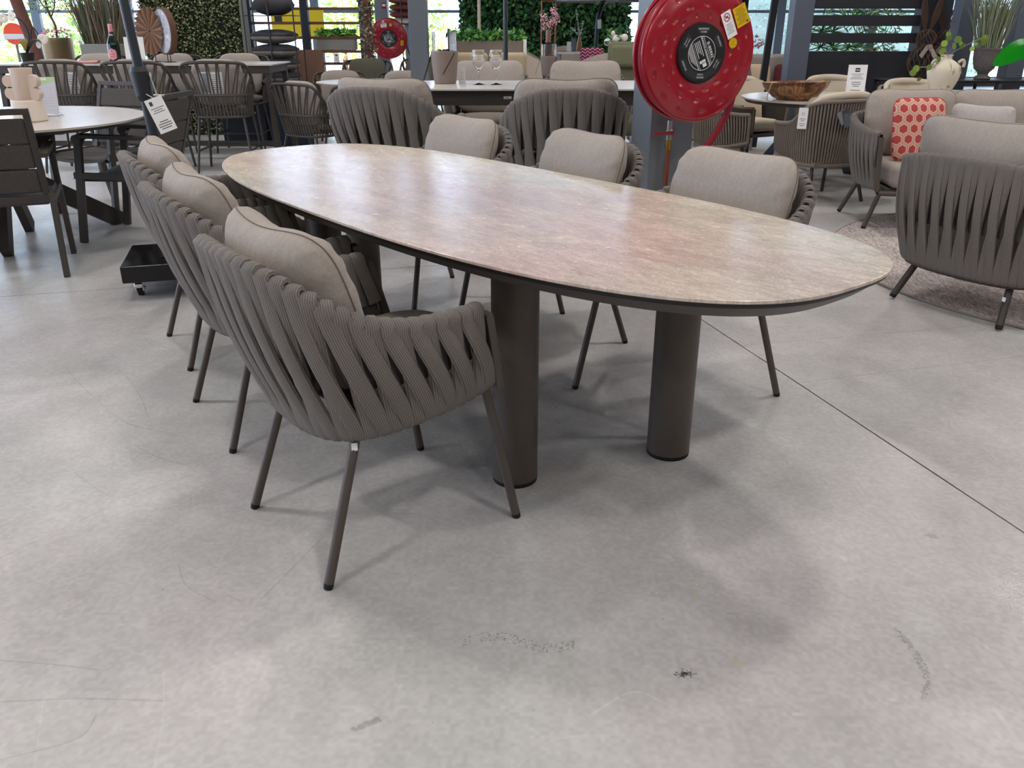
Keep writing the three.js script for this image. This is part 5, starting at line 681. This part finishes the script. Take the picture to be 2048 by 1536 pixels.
// ---------- right: dark shelf wall, palms, ornaments ----------
M.shelfBlack = std({ map: clothMap(36, 37, 44, 8, 1), roughness: 0.45 }); M.postBlue = std({ color: 0x5b6270, roughness: 0.45, metalness: 0.15 });
{
  const t = thing('slatted_shelf_wall', 'dark slatted wall panel with wide black boards and blue-grey posts', 'partition', [3.58, 0, -9.4]);
  part('post', box(0.2, 3.2, 0.2, -0.62, 1.6, 0.0), M.postBlue, t, 'blue-grey post'); part('post', box(0.16, 3.2, 0.2, 0.66, 1.6, 0), M.shelfBlack, t);
  for (const [y0, y1] of [[0.0, 1.02], [1.1, 1.193], [1.26, 1.363], [1.423, 1.53], [1.6, 1.7], [1.77, 1.87]]) part('board', box(1.14, y1 - y0, 0.06, 0.02, (y0 + y1) / 2, 0, 0.003), M.shelfBlack, t);
}
solo('leaning_mast', merge(bar([-0.045, 0, 0], [0.07, 2.6, 0], 0.07, 0.05, [0, 0, 1])), M.anthracite, 'plain dark mast standing left of the blue-grey post', 'mast', [2.77, 0, -9.8]);
{
  const t = thing('palm_plant', 'feathery green palm seen through the slats of the dark wall', 'plant', [4.02, 0, -11.3]); part('pot', lathe([[0, 0], [0.2, 0], [0.26, 0.4], [0.24, 0.4], [0, 0.38]], 28), M.greyPot, t); part('stem', rod([0, 0.3, 0], [0.02, 1.0, 0], 0.03), M.bark, t);
  foliage(t, 520, (i) => { const k = i % 20, a = k * 2.4, y = 0.8 + (k % 5) * 0.17, r = 0.25 + 0.1 * (k % 3); return { p: [Math.cos(a) * r * 0.8, y + 0.05, Math.sin(a) * r * 0.5], s: rr(0.18, 0.34), w: 0.018, d: [rr(-1, 1), rr(-0.5, 0.7), rr(-0.6, 0.8)] }; }, GREEN, bladeGeo, 'fronds');
}
{ const t = thing('palm_plant', 'second green palm at the right behind the dark slats', 'plant', [4.55, 0, -11.4]); part('pot', lathe([[0, 0], [0.2, 0], [0.26, 0.4], [0.24, 0.4], [0, 0.38]], 28), M.greyPot, t); part('stem', rod([0, 0.3, 0], [0.02, 1.0, 0], 0.03), M.bark, t); foliage(t, 420, () => ({ p: [rr(-0.3, 0.3), rr(0.8, 1.6), rr(-0.2, 0.2)], s: rr(0.08, 0.16), w: 0.03 }), [[0.25, 0.3, 0.3], [0.3, 0.4, 0.2]]); }
{ // wicker rabbits
  const mk = (label, pos, s, turn) => {
    const t = thing('wicker_rabbit', label, 'ornament', pos, turn, 'wicker rabbits on the right'); t.scale.setScalar(s);
    const egg = (name, cy, rx, ry, n) => { for (let k = 0; k < n; k++) { const a = k / n * 2 * PI; const pts = []; for (let i = 0; i <= 8; i++) { const b = -PI / 2 + i / 8 * PI; const al = a + 0.25 * Math.sin(i * 1.3 + k); pts.push([Math.cos(b) * rx * Math.cos(al), cy + Math.sin(b) * ry, Math.cos(b) * rx * Math.sin(al)]); } part(name, tube(pts, 0.0045, 14, 4), M.wicker, t); } };
    M.wicker = M.wicker ?? std({ color: 0x4d362b, roughness: 0.8 });
    egg('body_twig', 0.19, 0.16, 0.19, 34); egg('head_twig', 0.44, 0.105, 0.1, 26);
    for (const sx of [-1, 1]) for (let k = 0; k < 12; k++) { const a = k / 12 * 2 * PI; part('ear_twig', tube([[sx * 0.03, 0.51, 0], [sx * 0.06 + 0.035 * Math.cos(a), 0.66, 0.025 * Math.sin(a)], [sx * 0.09 + 0.03 * Math.cos(a), 0.8, 0.02 * Math.sin(a)], [sx * 0.1, 0.92, 0]], 0.0042, 12, 4), M.wicker, t); }
    part('bow', merge(bar([-0.02, 0.36, 0.1], [-0.12, 0.25, 0.15], 0.05, 0.006, [0, 0, 1]), bar([0, 0.36, 0.1], [0.06, 0.24, 0.16], 0.05, 0.006, [0, 0, 1]), at(box(0.05, 0.04, 0.03, 0, 0.36, 0.105))), std({ color: 0x8b8177, roughness: 0.9 }), t, 'grey-brown ribbon bow'); return t;
  };
  mk('brown wicker rabbit with a ribbon bow left of the blue-grey posts', [3.9, 0.79, -8.55], 0.82, 0.1); mk('brown wicker rabbit half hidden behind a dark post', [4.42, 0.79, -9.3], 0.8, -0.2);
}
{ // console of black metal with panels
  const t = thing('metal_console', 'long black metal console table carrying rabbit and urn', 'console', [4.5, 0, -8.64]); const p = []; for (const x of [-0.9, 0.1, 0.9]) for (const z of [-0.2, 0.2]) p.push(box(0.025, 0.78, 0.025, x, 0.39, z)); for (const y of [0.2, 0.772]) for (const z of [-0.2, 0.2]) p.push(box(1.83, 0.025, 0.025, 0, y, z)); part('frame', merge(...p), M.anthracite, t); part('top_plate', box(1.86, 0.012, 0.46, 0, 0.784, 0), M.anthracite, t); part('lower_shelf', box(1.8, 0.02, 0.42, 0, 0.21, 0), M.shelfBlack, t);
  for (const [i, x, y] of [[0, -0.45, 0.29], [1, 0.4, 0.29], [2, 0.42, 0.44]]) scat(['grey cushion lying on the lower shelf of the metal console', 'grey cushion at the bottom right of the metal console', 'grey cushion on top at the right of the metal console'][i], 4.5 + x, y + 0.005, -8.64, 0.42, 0.14, 0.1 * i, M.pillowGrey, null, 'cushions on the metal console');
}
for (const [x, z, l] of [[4.42, -8.95, 'tall slate-blue post between rabbit and urn'], [4.98, -8.95, 'tall slate-blue post at the right edge'], [4.43, -9.5, 'tall dark blue post behind the wicker rabbit']]) solo('display_post', box(0.17, 3.2, 0.17, 0, 1.6, 0, 0.005), x === 4.43 ? M.navy : M.postBlue, l, 'post', [x, 0, z], 0, 'posts of the display stand at the right');
{
  const t = thing('grass_urn', 'weathered stone urn with tall green grass on the console', 'planter', [4.5, 0.79, -8.55]); part('urn', lathe([[0, 0], [0.07, 0], [0.075, 0.02], [0.045, 0.04], [0.05, 0.06], [0.09, 0.1], [0.11, 0.18], [0.115, 0.25], [0.132, 0.268], [0.13, 0.28], [0.105, 0.275], [0, 0.26]], 32), M.urn = std({ map: clothMap(112, 104, 102, 50, 3), bumpMap: clothBump, bumpScale: 0.004, roughness: 0.95 }), t);
  foliage(t, 420, () => { const x = rr(-0.09, 0.09), z = rr(-0.08, 0.08); return { p: [x, 0.26, z], s: rr(0.35, 0.78), w: 0.009, d: [x * 2.2 + rr(-0.16, 0.1), 1.2, z * 2 + rr(-0.15, 0.15)] }; }, [[0.22, 0.25, 0.2], [0.2, 0.22, 0.28], [0.24, 0.25, 0.15]], bladeGeo, 'grass_blades');
}
{ // mottled jug with branches, on its own small table
  const t = thing('mottled_jug', 'cream mottled jug with small handles and round-leaved branches', 'vase', [3.58, 0.761, -7.42]); part('jug', lathe([[0, 0], [0.075, 0], [0.085, 0.01], [0.118, 0.09], [0.13, 0.15], [0.118, 0.2], [0.07, 0.235], [0.045, 0.25], [0.042, 0.27], [0.052, 0.285], [0.04, 0.285], [0.03, 0.26], [0, 0.255]], 40), std({ map: dataTex(256, 256, (u, v) => { const k = n16(u * 14, v * 8) > 0.5 ? n64(u * 48, v * 40) : 0.2, s = k > 0.52 ? -70 * (k - 0.4) * 2 : 0; return [214 + s, 204 + s, 184 + s * 1.1]; }), roughness: 0.6 }), t);
  for (const sx of [-1, 1]) part('handle', tube([[sx * 0.085, 0.225, 0.04], [sx * 0.11, 0.245, 0.05], [sx * 0.13, 0.225, 0.05], [sx * 0.127, 0.19, 0.05]], 0.012, 14, 8), std({ color: 0xc9bfa8, roughness: 0.6 }), t);
  for (const p of [[[0, 0.27, 0], [0.08, 0.33, 0.02], [0.17, 0.38, 0.04], [0.25, 0.42, 0.05]], [[0, 0.27, 0], [-0.03, 0.36, 0], [-0.02, 0.43, 0.02]], [[0, 0.27, 0], [-0.07, 0.27, 0.04], [-0.17, 0.2, 0.08], [-0.29, 0.19, 0.1]], [[0, 0.27, 0], [0.04, 0.36, 0], [0.07, 0.42, 0]]]) part('branch', tube(p, 0.004, 14, 5), std({ color: 0x84827c, roughness: 0.8 }), t);
  const lf = std({ color: 0x6f8a3c, roughness: 0.6, side: THREE.DoubleSide }), lf2 = std({ color: 0x8fae3f, roughness: 0.6, side: THREE.DoubleSide }); for (const [i, q] of [[0.25, 0.41, 0.05], [0.26, 0.38, 0.05], [0.19, 0.37, 0.05], [0.17, 0.33, 0.05], [0.1, 0.35, 0.03], [-0.02, 0.41, 0.02], [-0.05, 0.37, 0.02], [0.06, 0.4, 0.01], [0.03, 0.35, 0.03], [0.08, 0.37, 0.03], [-0.1, 0.25, 0.06], [-0.17, 0.19, 0.09], [-0.28, 0.18, 0.1], [-0.3, 0.15, 0.1], [-0.24, 0.1, 0.1], [-0.06, 0.31, 0.03], [-0.03, 0.44, 0.02]].entries()) { const m = part('leaf', new THREE.CircleGeometry(rr(0.018, 0.03), 10), i % 3 ? lf : lf2, t); m.position.set(...q); m.rotation.set(rr(-0.7, 0.7), rr(-0.7, 0.7), 0); }
  const s = thing('side_table', 'small pale side table under the mottled jug behind the sofa', 'table', [3.6, 0, -7.42]); part('top', cyl(0.26, 0.26, 0.02, 0, 0.74, 0, 40), M.paleTop, s); for (let k = 0; k < 3; k++) { const a = k * 2.1; part('leg', rod([Math.sin(a) * 0.22, 0, Math.cos(a) * 0.22], [Math.sin(a) * 0.12, 0.74, Math.cos(a) * 0.12], 0.014), M.slingFrame, s); }
}
{ const t = thing('big_leaf_plant', 'glossy bright green leaf plant reaching in at the right edge', 'plant', [4.5, 0, -7.5]); part('pot', lathe([[0, 0], [0.15, 0], [0.2, 0.35], [0.18, 0.35], [0, 0.33]], 28), M.greyPot, t); const gm = std({ color: 0x0d7a12, roughness: 0.22, side: THREE.DoubleSide }); for (const [a, y, l, w, dr] of [[PI, 1.12, 0.42, 0.13, 0.16], [2.3, 1.18, 0.34, 0.09, 0.02], [0.4, 1.1, 0.3, 0.09, 0.1], [-1, 1.25, 0.3, 0.09, 0.0]]) { part('stalk', tube([[0, 0.33, 0], [Math.cos(a) * 0.03, 0.8, Math.sin(a) * 0.03], [Math.cos(a) * 0.08, y, Math.sin(a) * 0.08]], 0.008, 12, 6), gm, t); part('leaf', grid(8, 14, (u, v) => { const r = 0.06 + l * v, k = w * Math.sin(PI * clamp(v * 0.96 + 0.03)) ** 0.55, q = (u - 0.5) * 2 * k; return [Math.cos(a) * r - Math.sin(a) * q * 0.6, y + 0.03 * Math.sin(v * 3) - dr * v * v - q * 0.5 * Math.sign(Math.cos(a)) - 0.15 * Math.abs(q), Math.sin(a) * r + Math.cos(a) * q * 0.8]; }), gm, t); } }
// ---------- right: seats and flowers seen between the reel and the shelf wall ----------
{ const s = thing('grey_garden_sofa', 'grey garden sofa with red-brown cushions beyond the leaning mast', 'sofa', [2.95, 0, -10.9]); part('frame', merge(box(1.5, 0.08, 0.7, 0, 0.3, 0), box(0.08, 0.5, 0.7, -0.75, 0.42, 0), box(1.5, 0.4, 0.08, 0, 0.6, -0.32)), M.greyPot, s); part('seat_cushion', box(1.4, 0.16, 0.62, 0, 0.42, 0.02, 0.05, 3), M.cushion, s); for (const [x, c] of [[-0.5, M.cushion], [0.05, M.cushion], [0.5, M.cushion]]) part('back_cushion', box(0.5, 0.44, 0.14, x, 0.72, -0.2, 0.05, 3), c, s); }
for (const [x, l, c, s] of [[2.64, 'rust scatter cushion on the grey garden sofa beside the vase', 0x9a5a45, 0.3], [2.98, 'cream patterned cushion on the grey garden sofa behind the mast', 0xb9a58c, 0.34], [3.36, 'dark red cushion on the grey garden sofa beside the blue-grey post', 0x5b2029, 0.34]]) { const t = thing('scatter_cushion', l, 'cushion', [x, 0.5, -10.86], rr(-0.2, 0.2), 'cushions on the grey garden sofa'); const m = part('cover', at(pillow(s, s, 0.12, { n: 6, seg: 12 }), 0, s / 2, 0), cloth((c >> 16) & 255, (c >> 8) & 255, c & 255, 20, 8), t); m.rotation.x = -0.2; }
{ const t = thing('flower_vase', 'grey bottle vase with blue and dark pink flowers left of the leaning mast', 'vase', [2.52, 0.0, -9.6]); part('plinth', box(0.22, 0.72, 0.22, 0, 0.36, 0), M.greyPot, t); part('vase', lathe([[0, 0.72], [0.04, 0.72], [0.05, 0.78], [0.03, 0.86], [0.018, 0.92], [0.022, 0.94], [0, 0.93]], 20), std({ color: 0x6d6661, roughness: 0.5 }), t); foliage(t, 70, () => ({ p: [rr(-0.03, 0.02), rr(0.93, 1.07), rr(-0.02, 0.02)], s: rr(0.02, 0.035) }), [[0.63, 0.6, 0.35], [0.65, 0.6, 0.25]], leafGeo, 'blue_flowers'); foliage(t, 110, () => ({ p: [rr(-0.04, 0.13), rr(1.04, 1.15), rr(-0.05, 0.05)], s: rr(0.02, 0.04) }), [[0.95, 0.4, 0.35], [0.96, 0.35, 0.5], [0.94, 0.4, 0.22]], leafGeo, 'pink_flowers'); }
{ const t = thing('cantilever_parasol', 'grey cantilever parasol with dark crank mast left of the leaning mast', 'parasol', [2.95, 0, -11.8]); part('mast', bar([-0.02, 0.05, 0], [0.02, 2.2, 0], 0.05, 0.05, [0, 0, 1]), M.anthracite, t); part('arm', tube([[0.0, 1.5, 0], [-0.1, 1.56, 0], [-0.2, 1.66, 0], [-0.4, 1.72, 0]], 0.02, 16, 8), M.anthracite, t); part('crank', box(0.07, 0.12, 0.06, 0.03, 1.27, 0.04), M.white, t, 'white label'); part('crank_handle', merge(box(0.09, 0.16, 0.07, 0.02, 1.5, 0.02), box(0.06, 0.12, 0.05, 0.0, 1.16, 0.04)), M.anthracite, t); part('canopy', at(new THREE.ConeGeometry(1.1, 0.24, 8, 1, true), -0.6, 1.84, 0.0), M.canopy, t); part('foot', box(0.5, 0.06, 0.5, 0, 0.03, 0), M.black, t); }
hedge('bright leafy screen panel outside the right windows', [8.2, -0.07, -23], 8, 2.6, 0.2, 2600, 0.1, [[0.4, 0.25, 0.6], [0.42, 0.2, 0.75], [0.35, 0.3, 0.5]], null, 0xdcece2);
// ---------- shadows, hand over ----------
scene.traverse((o) => { if (o.isMesh) { o.castShadow = true; o.receiveShadow = true; } if (o.isLight && o.shadow) o.castShadow = true; });
renderer.render(scene, camera);
